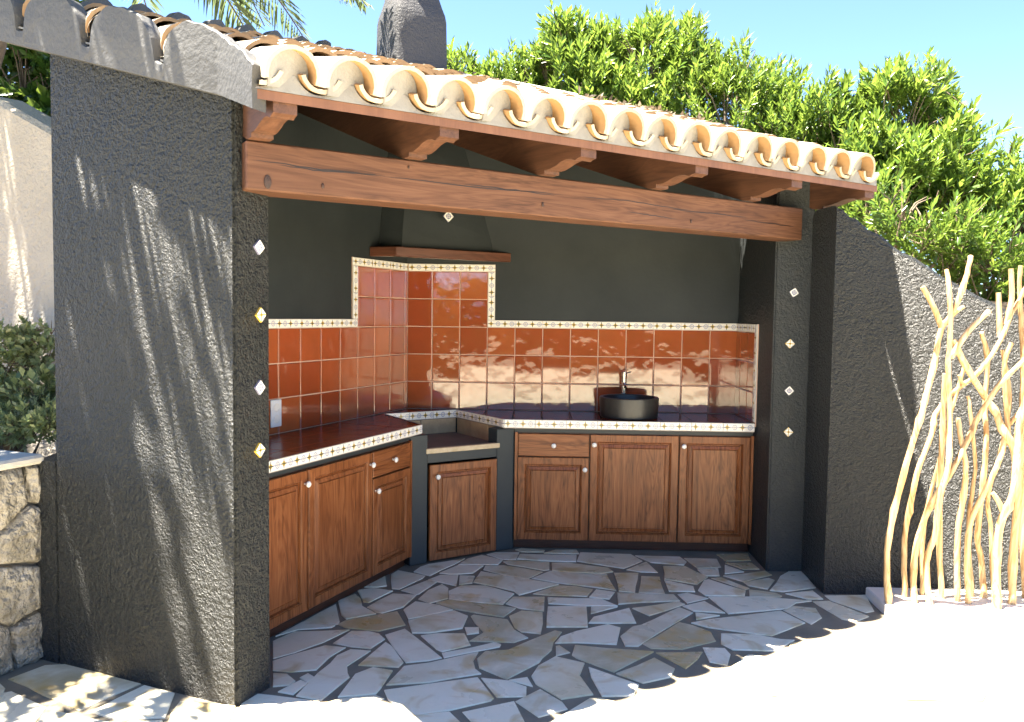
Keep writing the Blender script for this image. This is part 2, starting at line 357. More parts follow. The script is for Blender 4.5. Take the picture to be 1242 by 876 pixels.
# ---- crazy paving: stones of the shaded floor and the rest of the terrace
RZ = {1: (330, 660, 6.21), 2: (330, 756, 6.21), 3: (520, 660, 6.21), 4: (520, 756, 6.21), 5: (700, 660, 6.21), 6: (700, 756, 6.21), 7: (860, 660, 6.21), 8: (0, 756, 3.653)}
TR = {1: [[240,580,480,450,505,580,490,600],[500,425,625,375,665,410,675,465,780,520,560,560,525,530],[700,320,850,240,860,310,790,320],[645,345,760,330,905,350,730,435,690,430],
 [900,225,950,195,1150,235,1130,255,960,335,905,330],[1070,205,1120,170,1180,150,1450,108,1370,150,1190,235],[720,470,910,370,1085,380,985,470,830,515,790,510],[975,345,1170,270,1242,280,1110,370,1090,375],
 [500,600,560,570,940,505,1000,605,800,650,560,625],[995,490,1080,430,1250,455,1360,490,1242,515,1030,560],[1105,410,1180,345,1280,300,1325,330,1322,405,1190,440],[1030,575,1180,535,1370,500,1470,540,1430,630,1180,665,1060,665],[30,690,230,585,470,610,440,625,200,640]],
2: [[10,130,170,60,580,45,380,140,170,215,10,260],[10,280,150,235,400,165,550,180,430,250,330,345,150,360,10,350],[465,145,600,55,720,55,800,75,845,115,740,185,600,170],[855,85,1000,40,1060,85,1180,180,1275,255,1180,275,1010,290],
 [655,310,855,140,900,170,985,290,950,325,760,315],[10,375,110,380,170,430,130,460,10,470],[215,405,270,375,320,405,265,440],[50,510,215,425,260,450,160,530],[185,540,350,370,440,300,490,240,590,195,740,205,560,320,565,370,580,400,370,575],
 [500,550,630,380,760,330,905,355,810,490,780,525,640,540],[865,460,1000,320,1190,295,1550,215,1510,280,1525,340,1570,375,1180,440],[850,500,1180,455,1545,405,1665,560,1640,580,1350,645,1050,690,880,570],
 [-200,520,0,540,350,585,330,660,0,760,-260,700],[370,610,500,565,780,540,840,565,560,680,440,740,360,690],[880,610,1040,700,1330,665,1430,760,1300,860,700,860,580,720]],
3: [[225,150,300,105,400,80,555,115,520,150],[440,75,500,60,680,60,655,112,560,112],[85,215,220,158,410,160,330,215,190,225],[655,40,700,30,870,45,860,58,700,55],[870,65,960,42,1110,42,1130,70],[670,110,690,75,1110,82,1105,130,920,125],
 [565,130,620,120,905,135,905,190,860,195,600,150],[415,190,430,160,560,158,855,205,750,255,560,225],[0,265,90,230,220,230,205,310],[235,235,345,240,325,290,230,300],[340,285,395,205,560,235,975,300,680,380,640,350,500,315],[155,350,250,310,420,310,640,370,555,450,300,430,155,410],
 [60,440,150,418,440,450,650,480,560,545,200,485],[585,445,640,395,870,395,865,500,690,480],[780,255,920,200,1180,225,1338,225,1408,345,1240,320,985,290],[930,140,1050,140,1348,178,1385,205,1300,218,1090,210,935,195],[1120,125,1145,60,1520,75,1605,125,1468,180,1340,160],
 [790,370,970,308,1120,318,1230,338,1190,390,890,380],[905,445,900,400,1290,408,1420,462,1180,460],[890,620,900,470,1185,465,1195,620],[610,540,700,500,855,510,855,590,840,670,700,655,650,625],[320,540,340,530,590,565,640,640,745,700,640,735,310,725,420,660,350,590],[275,625,375,625,375,665,290,675]],
4: [[-55,90,60,75,265,75,310,160,100,208,60,190],[105,220,500,140,540,155,530,175,260,225,120,255],[370,265,430,210,600,200,760,130,950,55,1000,65,935,140,920,200,850,260,830,290,590,415,385,330],[955,145,1000,95,1120,55,1348,5,1440,30,1410,155,1120,140],[960,170,985,165,1060,215,960,240],
 [1085,235,1105,165,1690,212,1393,362,1118,258],[780,395,830,320,955,250,1170,300,1130,390,1235,530,1000,565,810,450],[400,410,600,430,730,475,730,545,515,550],[610,425,740,405,780,470],[660,585,840,495,1000,590,1040,640,830,700],[260,665,640,585,720,745,560,800,350,760]],
5: [[280,215,460,215,435,360,315,350],[465,360,485,240,620,245,660,370],[375,190,520,130,605,210,480,205],[440,85,560,90,770,95,820,130,800,155,560,135],[810,105,1050,110,1080,170,910,180],[650,165,810,165,910,215,980,245,900,300,660,260],[660,270,870,315,885,355,695,350],
 [305,365,630,375,725,380,770,425,480,435,315,450],[760,375,830,365,985,405,830,440],[420,480,760,430,810,450,545,535],[90,590,130,545,390,480,440,590],[105,520,110,470,200,465,300,470],[95,395,145,340,280,360,240,410],[915,345,960,270,990,265,1264,350,1258,385,970,385],
 [800,465,960,430,1110,515,880,500],[895,515,1070,535,900,565],[330,690,420,620,490,605,770,475,870,515,730,595,460,765,365,762],[910,190,1060,180,1070,235,960,235]],
6: [[500,150,770,-10,860,10,1000,60,1040,130,790,190,560,185],[300,375,580,260,730,340,700,400,500,445],[600,220,940,215,900,270,820,335],[90,330,260,390,460,460,420,540,190,545,110,400],[950,180,1110,185,1150,230,1130,310,1000,285]],
7: [[20,255,90,250,300,330,270,340],[0,395,400,395,770,425,650,440,590,480,150,520],[-130,590,0,565,130,550,540,500,720,590,590,640,470,685,340,670,0,625],[565,495,640,465,800,480,845,550,770,598],[785,430,900,425,1200,540,1100,580,1000,560,830,460],[875,385,1180,380,1240,500,1180,510,920,420],
 [580,370,780,350,855,410,740,410],[305,340,500,365,545,385,530,395,310,390],[460,345,540,240,600,205,700,205,800,325,560,355],[265,285,450,255,490,270,440,335,300,310],[110,235,280,220,420,200,470,230,260,280],[125,140,320,140,375,185,260,185],[120,155,260,205,120,220],[60,75,290,70,310,120,130,125],[95,672,350,680,540,715,640,720,500,800,180,790,95,745]],
8: [[40,245,200,185,290,180,620,265,350,385],[0,310,50,300,200,370,150,437,0,437],[410,390,640,275,770,310,730,415,520,425],[160,440,240,385,500,440,420,520,100,520],[760,400,800,345,1040,365,1000,460,740,470],[-180,330,-20,250,20,290,-40,420]]}
polys = []
for k, L in TR.items():
    ox, oy, s_ = RZ[k]
    for fl in L:
        q = [atz(ox+fl[i]/s_, oy+fl[i+1]/s_) for i in range(0, len(fl), 2)]
        p = [(v.x, v.y) for v in q]
        if area(p) < 0: p = p[::-1]
        polys.append(p)
def inpoly(p, poly):
    c = False; j = len(poly)-1
    for i in range(len(poly)):
        a, b = poly[i], poly[j]
        if (a[1] > p[1]) != (b[1] > p[1]) and p[0] < (b[0]-a[0])*(p[1]-a[1])/(b[1]-a[1])+a[0]: c = not c
        j = i
    return c
# random stones for everything that is not traced
rs = random.Random(11)
seeds = []
cell = .36
for i in range(int((TX1-TX0)/cell)+1):
    for j in range(int((TY1-TY0)/cell)+1):
        seeds.append((TX0+cell*(i+.5+rs.uniform(-.42, .42)), TY0+cell*(j+.5+rs.uniform(-.42, .42))))
SOLID = [[DW(-.03, 0), DW(-.03, .22), DW(1.2, .22), DW(1.2, 0)], [LW(2.6, -1.5), LW(2.6, .5), LW(.8, .5), (-.1, 5.58), (1.5, 5.58), (1.5, 5.2), (1.68, 5.1), (1.68, 4.745), (9, 4.745), (9, 7), (-4, 7)],
         [(-2.19, 3.5), (-2.6, 2.4), (-3.2, 1), (-3.2, -.5), (-6, -.5), (-6, 6)]]
traced = list(polys); vor = []
tsamp = []
for q in traced:
    for i in range(len(q)):
        a, b = q[i], q[(i+1) % len(q)]; m = max(1, int(math.hypot(b[0]-a[0], b[1]-a[1])/.07))
        for k in range(m): tsamp.append((a[0]+(b[0]-a[0])*k/m, a[1]+(b[1]-a[1])*k/m))
TSA = np.array(tsamp)
for i, sd in enumerate(seeds):
    near = sorted((q for q in seeds if q != sd and abs(q[0]-sd[0]) < 1.3 and abs(q[1]-sd[1]) < 1.3), key=lambda q: (q[0]-sd[0])**2+(q[1]-sd[1])**2)[:18]
    if any(inpoly(sd, s_) for s_ in SOLID): continue
    dd = np.hypot(TSA[:, 0]-sd[0], TSA[:, 1]-sd[1])
    if dd.min() < 1.0 and (dd.min() < .07 or any(inpoly(sd, q) for q in traced)): continue
    p = [(sd[0]-.7, sd[1]-.7), (sd[0]+.7, sd[1]-.7), (sd[0]+.7, sd[1]+.7), (sd[0]-.7, sd[1]+.7)]
    cl = [(q, .5) for q in near]+[(tuple(TSA[k]), 1.0) for k in np.argsort(dd)[:40] if dd[k] < .8]
    for q, fr in cl:
        dx, dy = q[0]-sd[0], q[1]-sd[1]; L = math.hypot(dx, dy); g = .008+.006*rs.random() if fr == .5 else .02
        mx = sd[0]+dx*fr-dx/L*g; my = sd[1]+dy*fr-dy/L*g
        p = clip(p, (mx, my), (mx-dy, my+dx))
        if len(p) < 3: break
    if len(p) < 3 or area(p) < .006: continue
    if any(q[0] < TX0+.02 or q[0] > TX1-.02 or q[1] < TY0 or q[1] > 6 for q in p): continue
    cx = sum(q[0] for q in p)/len(p); cy = sum(q[1] for q in p)/len(p)
    sol = [s_ for s_ in SOLID if any(inpoly(t, s_) for t in p+[(cx, cy)])]
    if sol:
        p = [((q[0]-cx)*.6+cx, (q[1]-cy)*.6+cy) for q in p]
        if any(inpoly(t, s_) for t in p+[(cx, cy)] for s_ in SOLID): continue
    vor.append((p, (cx, cy)))
def stone_bm(bm, p, h, rs):
    # slightly irregular outline
    pts = []
    n = len(p)
    for i in range(n):
        a, b = p[i], p[(i+1) % n]; L = math.hypot(b[0]-a[0], b[1]-a[1]); pts.append(a)
        m = max(1, int(L/.12))
        for k in range(1, m):
            t = k/m; j = rs.uniform(-.006, .006)
            pts.append((a[0]+(b[0]-a[0])*t-(b[1]-a[1])/L*j, a[1]+(b[1]-a[1])*t+(b[0]-a[0])/L*j))
    cx = sum(q[0] for q in pts)/len(pts); cy = sum(q[1] for q in pts)/len(pts)
    def ring(ins, z):
        out = []
        for q in pts:
            d = math.hypot(q[0]-cx, q[1]-cy) or 1; k = max(.5, 1-ins/d); out.append(bm.verts.new((cx+(q[0]-cx)*k, cy+(q[1]-cy)*k, z)))
        return out
    r0 = ring(0, -.02); r1 = ring(.001, h-.0015); r2 = ring(.005, h)
    for a, b in ((r0, r1), (r1, r2)):
        for i in range(len(a)): bm.faces.new((a[i], a[(i+1) % len(a)], b[(i+1) % len(a)], b[i]))
    bm.faces.new(r2)
def grow(p, g):
    cx = sum(q[0] for q in p)/len(p); cy = sum(q[1] for q in p)/len(p); return [(q[0]+(q[0]-cx)/math.hypot(q[0]-cx, q[1]-cy)*g, q[1]+(q[1]-cy)/math.hypot(q[0]-cx, q[1]-cy)*g) for q in p]
for p in polys:
    p = grow(p, .0045)
    bm = bmesh.new(); stone_bm(bm, p, rs.uniform(-.0012, .0012), rs); fin('paving_stone', bm, MT['paving'], terrace)
vor.sort(key=lambda q: math.hypot(q[1][0], q[1][1]-0) if q[1][1] > 1.5 and abs(q[1][0]) < .8*q[1][1]+.6 else 100+abs(q[1][1]))
nv = 292-len(polys); bmf = bmesh.new()
for i, (p, c) in enumerate(vor):
    if i < nv:
        bm = bmesh.new(); stone_bm(bm, p, rs.uniform(-.0015, .0015), rs); fin('paving_stone', bm, MT['paving'], terrace)
    else: stone_bm(bmf, p, rs.uniform(-.0015, .0015), rs)
tag(fin('paving_stones', bmf, MT['paving'], terrace), kind='stuff')

# ================================================================ SHELTER
sh = empty('kitchen_shelter', (0, 4.6, 0), 'dark grey stucco outdoor kitchen shelter with a clay tile roof', 'shelter')
def tops(pts, dz=-.004): return [deckz(st(*p)[1])+dz for p in pts]
def wall(name, pts, mat, z0=-.02, z1=None, bev=.008, parent=sh):
    bm = bmesh.new()
    if area(pts) < 0: pts = pts[::-1]
    prism(bm, pts, z0, tops(pts) if z1 is None else z1)
    if bev:
        ve = [e for e in bm.edges if abs((e.verts[0].co-e.verts[1].co).normalized().z) > .9]
        bmesh.ops.bevel(bm, geom=ve, offset=bev, segments=2, affect='EDGES')
    return fin(name, bm, mat, parent)
wall('front_wall', [DW(0, 0), DW(0, .21), DW(1.0, .21), DW(1.0, 0)], MT['stucco'], bev=.012)
wall('wall_plinth', [DW(1.001, .0), DW(1.001, .20), DW(1.15, .20), DW(1.13, .0)], MT['stucco'], z1=[.90, .92, .92, .89], bev=0)
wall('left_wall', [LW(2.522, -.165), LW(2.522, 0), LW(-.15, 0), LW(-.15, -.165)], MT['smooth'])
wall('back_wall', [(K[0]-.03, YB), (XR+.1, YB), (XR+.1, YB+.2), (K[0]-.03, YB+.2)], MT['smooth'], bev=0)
wall('right_wall', [(XR, 5.155), (1.692, 5.155), (1.692, YB+.18), (XR, YB+.18)], MT['stucco2'], bev=.01)
# timber
bm = bmesh.new(); box(bm, -.005, 3.27, 0, .165, 2.035, 2.222, .006)
beam = fin('beam', bm, MT['beam'], sh, frame(A, E2))
rk = random.Random(3)
def crack(x0, z0, L, amp=.006):
    bm = bmesh.new(); n = 18; top = []; bot = []
    z = z0
    for i in range(n+1):
        t = i/n; z += rk.uniform(-amp, amp)*.5-.0004; wd = .0022*math.sin(math.pi*t)**.6+.0002
        top.append(bm.verts.new((x0+L*t, -.0012, z+wd))); bot.append(bm.verts.new((x0+L*t, -.0012, z-wd)))
    for i in range(n): bm.faces.new((bot[i], bot[i+1], top[i+1], top[i]))
    return fin('crack', bm, MT['crack'], beam, frame(A, E2), normals=False)
MT['crack'] = mat_plain('dark_crack', (.012, .006, .004)); MT['knot'] = mat_plain('dark_knot', (.014, .006, .004), (.04, .016, .008), .5, 60, 200, .6, .003)
for x0, z0, L in ((.02, 2.150, .55), (.12, 2.138, .42), (.55, 2.143, .95), (.95, 2.14, .5), (1.6, 2.150, .75), (2.2, 2.13, .6), (2.75, 2.12, .45), (1.9, 2.10, .35)): crack(x0, z0, L)
for x0, z0, r in ((.078, 2.070, .019), (.30, 2.075, .007), (1.38, 2.09, .008), (2.35, 2.08, .007), (.68, 2.19, .005)):
    bm = bmesh.new(); lathe(bm, [(r, 0), (r*.95, .004), (r*.5, .0055)], 12); 
    for v in bm.verts: v.co = Vector((v.co.x*.8, -v.co.z, v.co.y*1.5))
    fin('knot', bm, MT['knot'], beam, frame(RS(x0, 0), E2, z0), 30)
def rafter(s, w=.085):
    tend = .1
    while tend < 3:
        x, y = RS(s, tend)
        if y > YB+.05 or (x-K[0])*LN[0]+(y-K[1])*LN[1] < -.05: break
        tend += .05
    pr = [(-.33, deckz(-.33)), (-.33, 2.262), (-.305, 2.258)]
    pr += [(-.29, 2.252), (-.26, 2.262), (-.22, 2.266), (-.18, 2.260), (-.14, 2.248), (-.10, 2.240), (-.07, 2.239), (-.055, 2.242), (-.055, 2.224), (0, 2.2235)]
    pr += [(tend, 2.2235+SL*tend), (tend, deckz(tend))]
    bm = bmesh.new()
    a = [bm.verts.new((0, t, z)) for t, z in pr]; b = [bm.verts.new((w, t, z)) for t, z in pr]
    bm.faces.new(a); bm.faces.new(b[::-1])
    for i in range(len(pr)): bm.faces.new((a[i], b[i], b[(i+1) % len(pr)], a[(i+1) % len(pr)]))
    fin('rafter', bm, MT['rafter'], sh, frame(RS(s, 0), E2))
for s in (.0, .655, 1.35, 2.045, 2.75, 3.385): rafter(s)
# roof outline (counter-clockwise); the verge flares a little away from the front wall
VPL = [DW(1.24, -.06), DW(0, -.085), DW(-.30, -.25)]
VL0 = math.dist(VPL[0], VPL[1]); VL1 = math.dist(VPL[1], VPL[2])
def VA(u):
    a_, b_, t_ = (VPL[0], VPL[1], u/VL0) if u < VL0 else (VPL[1], VPL[2], (u-VL0)/VL1)
    return (a_[0]+(b_[0]-a_[0])*t_, a_[1]+(b_[1]-a_[1])*t_)
ROOF = [(-6, 0), (6, 0), (6, 9), (-6, 9)]
HP = [(RS(0, -.34), RS(1, -.34)), (DW(3, -.05), DW(-3, -.05)), (DW(1.24, 2), DW(1.24, -2)), ((9, 6.42), (-9, 6.42)), (RS(3.475, -3), RS(3.475, 3))]
HP[1] = (DW(3, -.05), DW(-3, -.05))
for a, b in HP: ROOF = clip(ROOF, a, b)
bm = bmesh.new()
t0 = -.34
def slab_from(poly, dz0, dz1):
    bm = bmesh.new(); prism(bm, poly, [deckz(st(*p)[1])+dz0 for p in poly], [deckz(st(*p)[1])+dz1 for p in poly]); return bm
strip = [RS(-.072, -.345), RS(3.475, -.345), RS(3.475, -.25), RS(-.055, -.25)]
fin('fascia_board', slab_from(strip, .002, .036), MT['fascia'], sh)
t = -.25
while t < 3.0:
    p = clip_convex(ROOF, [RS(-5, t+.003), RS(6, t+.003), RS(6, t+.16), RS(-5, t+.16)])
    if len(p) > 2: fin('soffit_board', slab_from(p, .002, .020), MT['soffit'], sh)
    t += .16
inner = clip_convex(ROOF, [RS(-5, -.33), RS(6, -.33), RS(6, 5), RS(-5, 5)])
roof = fin('roof', slab_from(inner, .0225 if False else .037, .045), MT['eavemortar'], sh)
# roof tiles
cS = 1/math.sqrt(1+SL*SL)
def tile_mat(s, t, dz):
    x, y = RS(s, t); X = Vector((E2[0], E2[1], 0)); Y = Vector((N2[0]*cS, N2[1]*cS, SL*cS)); Z = X.cross(Y)
    return Matrix(((X.x, Y.x, Z.x, x), (X.y, Y.y, Z.y, y), (X.z, Y.z, Z.z, deckz(t)+dz), (0, 0, 0, 1)))
def arc_tile(r0, r1, L, zc0, zc1, a0, a1, th, up):
    bm = bmesh.new(); n = 12; ny = 3; O = []; I = []
    for j in range(ny+1):
        f = j/ny; r = r0+(r1-r0)*f; zc = zc0+(zc1-zc0)*f; o = []; ii = []
        for i in range(n+1):
            a = a0+(a1-a0)*i/n
            wob = 1+.012*math.sin(i*2.1+j*1.7)
            o.append(bm.verts.new((r*wob*math.cos(a), L*f, zc+r*wob*math.sin(a)))); q = r-th; ii.append(bm.verts.new((q*math.cos(a), L*f, zc+q*math.sin(a))))
        O.append(o); I.append(ii)
    for j in range(ny):
        for i in range(n):
            f1 = bm.faces.new((O[j][i], O[j][i+1], O[j+1][i+1], O[j+1][i])); f2 = bm.faces.new((I[j][i], I[j+1][i], I[j+1][i+1], I[j][i+1]))
            (f2 if up else f1).material_index = 1
        for i in (0, n): bm.faces.new((O[j][i], O[j+1][i], I[j+1][i], I[j][i])).material_index = 1
    for j in (0, ny):
        for i in range(n): bm.faces.new((O[j][i], O[j][i+1], I[j][i+1], I[j][i])).material_index = 2
    return bm
TH = .015
MT['tileeave'] = mat_roof('limewashed_tile_rim', (.50, .45, .36), (.42, .38, .31), (.25, .18, .11))
def mk(name, bm, rim='tilerim'):
    bmesh.ops.recalc_face_normals(bm, faces=bm.faces); me = bpy.data.meshes.new(name); bm.to_mesh(me); bm.free()
    me.materials.append(MT['tiletop']); me.materials.append(MT['tileclay']); me.materials.append(MT[rim]); me.shade_smooth(); me.set_sharp_from_angle(angle=math.radians(50)); return me
COV = [mk('roof_tile', arc_tile(.099+.003*k, .084+.002*k, .43, .050, .038, math.radians(-14), math.radians(194), TH, True)) for k in (-1, 0, 1)]
PAN = [mk('roof_tile', arc_tile(.080, .092, .43, .092, .086, math.radians(200), math.radians(340), TH, False))]
COVE = [mk('roof_tile', arc_tile(.099+.003*k, .084+.002*k, .43, .050, .038, math.radians(-14), math.radians(194), TH, True), 'tileeave') for k in (-1, 0, 1)]
PANE = mk('roof_tile', arc_tile(.080, .092, .43, .092, .086, math.radians(200), math.radians(340), TH, False), 'tileeave')
W3 = .2146; S0 = .262; EXPO = .335
rt = random.Random(5)
_d = Vector((VPL[2][0]-VPL[1][0], VPL[2][1]-VPL[1][1], 0)).normalized(); V2N = Vector((_d.y, -_d.x, 0))
verge_planes = [(Vector((*DW(0, -.05), 0)), Vector((-LD[0], -LD[1], 0))), (Vector((*DW(1.22, 0), 0)), Vector((-LN[0], -LN[1], 0))), (Vector((0, 6.44, 0)), Vector((0, 1, 0))), (Vector((*RS(3.50, 0), 0)), Vector((E2[0], E2[1], 0)))]
def lay_tile(me, s, t, dz, rot):
    mw = tile_mat(s, t, dz) @ Matrix.Rotation(rot[0], 4, 'Z') @ Matrix.Rotation(rot[1], 4, 'X')
    cs = [mw @ Vector((x, y, z)) for x in (-.1, .1) for y in (0, .43) for z in (0, .15)]
    cut = []
    vp = list(verge_planes)
    if s > -.12: vp[0] = (Vector((*VPL[1], 0))-V2N*.02, V2N)
    for P, Nn in vp:
        ds = [(c-P).dot(Nn) for c in cs]
        if min(ds) > -.02: return
        if max(ds) > 0: cut.append((P, Nn))
    if cut:
        bm = bmesh.new(); bm.from_mesh(me); bm.transform(mw)
        for P, Nn in cut:
            if bm.faces: bmesh.ops.bisect_plane(bm, geom=bm.verts[:]+bm.edges[:]+bm.faces[:], plane_co=P, plane_no=Nn, clear_outer=True)
        if len(bm.faces) < 4: bm.free(); return
        bm.transform(mw.inverted())
        m2 = bpy.data.meshes.new('roof_tile'); bm.to_mesh(m2); bm.free()
        [m2.materials.append(m_) for m_ in me.materials]; m2.shade_smooth(); m2.set_sharp_from_angle(angle=math.radians(50)); me = m2
    o = bpy.data.objects.new('roof_tile', me); o.matrix_basis = mw; link(o, roof)
TE = -.385
for k in range(-9, 15):
    s = S0+W3*k; js = rt.uniform(-.006, .006)
    for r in range(0, 10):
        jt = rt.uniform(-.012, .012) if r else rt.uniform(-.006, .006)
        rot = (rt.uniform(-.015, .015), rt.uniform(-.012, .004)-.018)
        lay_tile(rt.choice(COV if r else COVE), s+js+rt.uniform(-.003, .003), TE+EXPO*r+jt, .052+(.0), rot)
        lay_tile(PAN[0] if r else PANE, s+W3/2+js, TE+.024+EXPO*r+rt.uniform(-.006, .006), .040, (rt.uniform(-.01, .01), -.018))
# mortar bedding at the eave: wavy strip below the pans and plugs inside the covers
def pan_under(ds): return .040+.092-math.sqrt(max(0, .082**2-ds*ds)) if abs(ds) < .08 else .132
bm = bmesh.new(); fr = []; n = 15*14
for i in range(n+1):
    s = -.08+3.54*i/n; ph = (s-(S0+W3/2))/W3; ds = (ph-round(ph))*W3
    zt = deckz(-.35)+min(pan_under(ds), .105)-.004; zb = deckz(-.35)+.037
    fr.append([bm.verts.new((s, y, z)) for y, z in ((-.352, zb), (-.346, zt), (-.25, zt+.03), (-.25, zb+.033))])
for a, b in zip(fr, fr[1:]):
    for q in range(4): bm.faces.new((a[q], b[q], b[(q+1) % 4], a[(q+1) % 4]))
bm.faces.new(fr[0]); bm.faces.new(fr[-1][::-1])
fin('eave_mortar', bm, MT['eavemortar'], roof, frame(A, E2))
pb = bmesh.new()
for i in range(13): pass
pb.free()
def plug():
    bm = bmesh.new(); n = 12; rings = []
    for y, r, dz in ((.050, .080, 0), (.15, .076, 0)):
        ring = [bm.verts.new((r*math.cos(math.pi*i/n), y+(.034*math.cos(math.pi*i/n)+.006*math.sin(math.pi*i/n) if y < .1 else 0), .052+r*math.sin(math.pi*i/n))) for i in range(n+1)]
        ring += [bm.verts.new((-r, y-(.034 if y < .1 else 0), .0)), bm.verts.new((r, y+(.034 if y < .1 else 0), .0))]; rings.append(ring)
    a, b = rings; bm.faces.new(a); bm.faces.new(b[::-1])
    for i in range(len(a)): bm.faces.new((a[i], b[i], b[(i+1) % len(a)], a[(i+1) % len(a)]))
    bmesh.ops.recalc_face_normals(bm, faces=bm.faces); me = bpy.data.meshes.new('mortar_plug'); bm.to_mesh(me); bm.free(); me.materials.append(MT['eavemortar']); return me
pl = plug()
for k in range(-1, 15):
    o = bpy.data.objects.new('mortar_plug', pl); o.matrix_basis = tile_mat(S0+W3*k, TE, .052); link(o, roof)
# painted verge above the front wall, following the cut tiles
def verge(name, P, n, L0, L1, thick_dir, th):
    bm = bmesh.new(); fr = []
    for i in range(n+1):
        u = L0+(L1-L0)*i/n; x, y = P(u); s, t = st(x, y); ph = (s-S0)/W3; ds = (ph-round(ph))*W3
        q_ = abs(ds)/.092
        hc = .070+.138*math.sqrt(max(0, 1-q_*q_)) if q_ < 1 else 0
        pd = (abs(ds)-W3/2)/.034; hp = .062-.026*math.sqrt(max(0, 1-pd*pd))
        h = max(hc, hp)/cS
        wob = .004*math.sin(u*31)+.003*math.sin(u*77)
        zb = deckz(t)-.032; zt = deckz(t)+h+wob
        x2, y2 = x+thick_dir[0]*th, y+thick_dir[1]*th
        fr.append([bm.verts.new((x, y, zb)), bm.verts.new((x-thick_dir[0]*.004, y-thick_dir[1]*.004, (zb+zt)/2)), bm.verts.new((x, y, zt-.006)), bm.verts.new((x+thick_dir[0]*.012, y+thick_dir[1]*.012, zt)), bm.verts.new((x2, y2, zt)), bm.verts.new((x2, y2, zb))])
    for a, b in zip(fr, fr[1:]):
        for q in range(6): bm.faces.new((a[q], b[q], b[(q+1) % 6], a[(q+1) % 6]))
    bm.faces.new(fr[0]); bm.faces.new(fr[-1][::-1])
    return fin(name, bm, MT['verge'], roof)
MT['verge'] = mat_stucco('painted_verge_mortar', (.075, .075, .075), (.10, .10, .098), 60, .008, .8, .6)
verge('verge_mortar', VA, 170, 0, VL0+VL1, LD, .07)
verge('verge_mortar', lambda u: DW(1.24, u), 180, -.02, 2.3, LN, .06)
# ridge blocks along the back of the roof and dry litter
for x0, x1, dz in ((-.62, -.28, .05), (-.27, .30, .07), (.31, .75, .03)):
    pts = [(x0, 6.30), (x1, 6.30), (x1, 6.46), (x0, 6.46)]
    bm = bmesh.new(); prism(bm, pts, [deckz(st(*p)[1])+.03 for p in pts], [deckz(st(*p)[1])+.14+dz for p in pts], .012); fin('ridge_block', bm, MT['slab'], roof)
# chimney
def loft(bm, rings):
    R = [[bm.verts.new(p) for p in r] for r in rings]; n = len(R[0])
    for a, b in zip(R, R[1:]):
        for i in range(n): bm.faces.new((a[i], a[(i+1) % n], b[(i+1) % n], b[i]))
    bm.faces.new(R[0][::-1]); bm.faces.new(R[-1])
ch = frame((-.905, 6.0), E2)
def sq(w, z, b=.045):
    h = w/2; out = []
    for cx, cy, a in ((h-b, h-b, 0), (-h+b, h-b, 90), (-h+b, -h+b, 180), (h-b, -h+b, 270)):
        for k in (0, 45, 90): out.append((cx+b*math.cos(math.radians(a+k)), cy+b*math.sin(math.radians(a+k)), z))
    return out
bm = bmesh.new(); loft(bm, [sq(.42, 2.9), sq(.42, 3.2), sq(.40, 3.28), sq(.395, 3.45), sq(.39, 3.60), sq(.375, 3.65), sq(.345, 3.70), sq(.315, 3.76), sq(.295, 3.83), sq(.285, 3.95), sq(.285, 4.3)])
chim = fin('chimney', bm, MT['chimney'] if 'chimney' in MT else MT['stucco'], sh, ch, 40)
bm = bmesh.new(); loft(bm, [sq(.40, 4.42, .05), sq(.42, 4.46, .05), sq(.3, 4.56, .05), sq(.12, 4.6, .03)])
fin('chimney_cap', bm, MT['stucco'], chim, ch, 40)
for a in (-1, 1):
    for b in (-1, 1):
        bm = bmesh.new(); box(bm, a*.11-.025, a*.11+.025, b*.11-.025, b*.11+.025, 4.29, 4.44); fin('cap_leg', bm, MT['stucco'], chim, ch)
# diamond tiles
def diamond(name, mw, mat, r, parent=sh):
    bm = bmesh.new(); uvl = bm.loops.layers.uv.new('UVMap')
    q = [(r, 0), (0, r), (-r, 0), (0, -r)]; uvc = [(1, 0), (1, 1), (0, 1), (0, 0)]
    f = [bm.verts.new((x, -.006, z)) for x, z in q]; b = [bm.verts.new((x*1.03, .004, z*1.03)) for x, z in q]
    face = bm.faces.new(f)
    for lp, c in zip(face.loops, uvc): lp[uvl].uv = c
    for i in range(4): bm.faces.new((f[i], b[i], b[(i+1) % 4], f[(i+1) % 4]))
    return fin(name, bm, mat, parent, mw)
for i, (x, y) in enumerate(((313, 300), (315, 382), (314, 470), (314, 546))):
    p = atpl(x, y, P0, LD); diamond('diamond_tile', frame((p.x+LN[0]*.003, p.y+LN[1]*.003), LD, p.z) @ Matrix.Rotation(.05*(-1)**i, 4, 'Y'), MT['dia%d' % (i % 2)], .030)
for i, (x, y) in enumerate(((963, 355), (958, 417), (957, 474), (956, 524))):
    p = aty(x, y, 5.152); diamond('diamond_tile', frame((p.x, p.y), (1, 0), p.z) @ Matrix.Rotation(.2 if i == 0 else .04, 4, 'Y'), MT['dia%d' % (i % 2)], .029)

# ---- backsplash
bs_bm = bmesh.new()
z0 = ZC
def quadbox(bm, f, x0, x1, za, zb, y0, y1):
    vs = [f @ Vector(c) for c in ((x0, y0, za), (x1, y0, za), (x1, y0, zb), (x0, y0, zb), (x0, y1, za), (x1, y1, za), (x1, y1, zb), (x0, y1, zb))]
    v = [bm.verts.new(c) for c in vs]
    for q in ((0, 1, 2, 3), (7, 6, 5, 4), (0, 4, 5, 1), (1, 5, 6, 2), (2, 6, 7, 3), (3, 7, 4, 0)): bm.faces.new([v[i] for i in q])
FB = frame((0, YB), (1, 0)); FLW = frame(K, LD); FRW = frame((XR, YB), (0, -1))
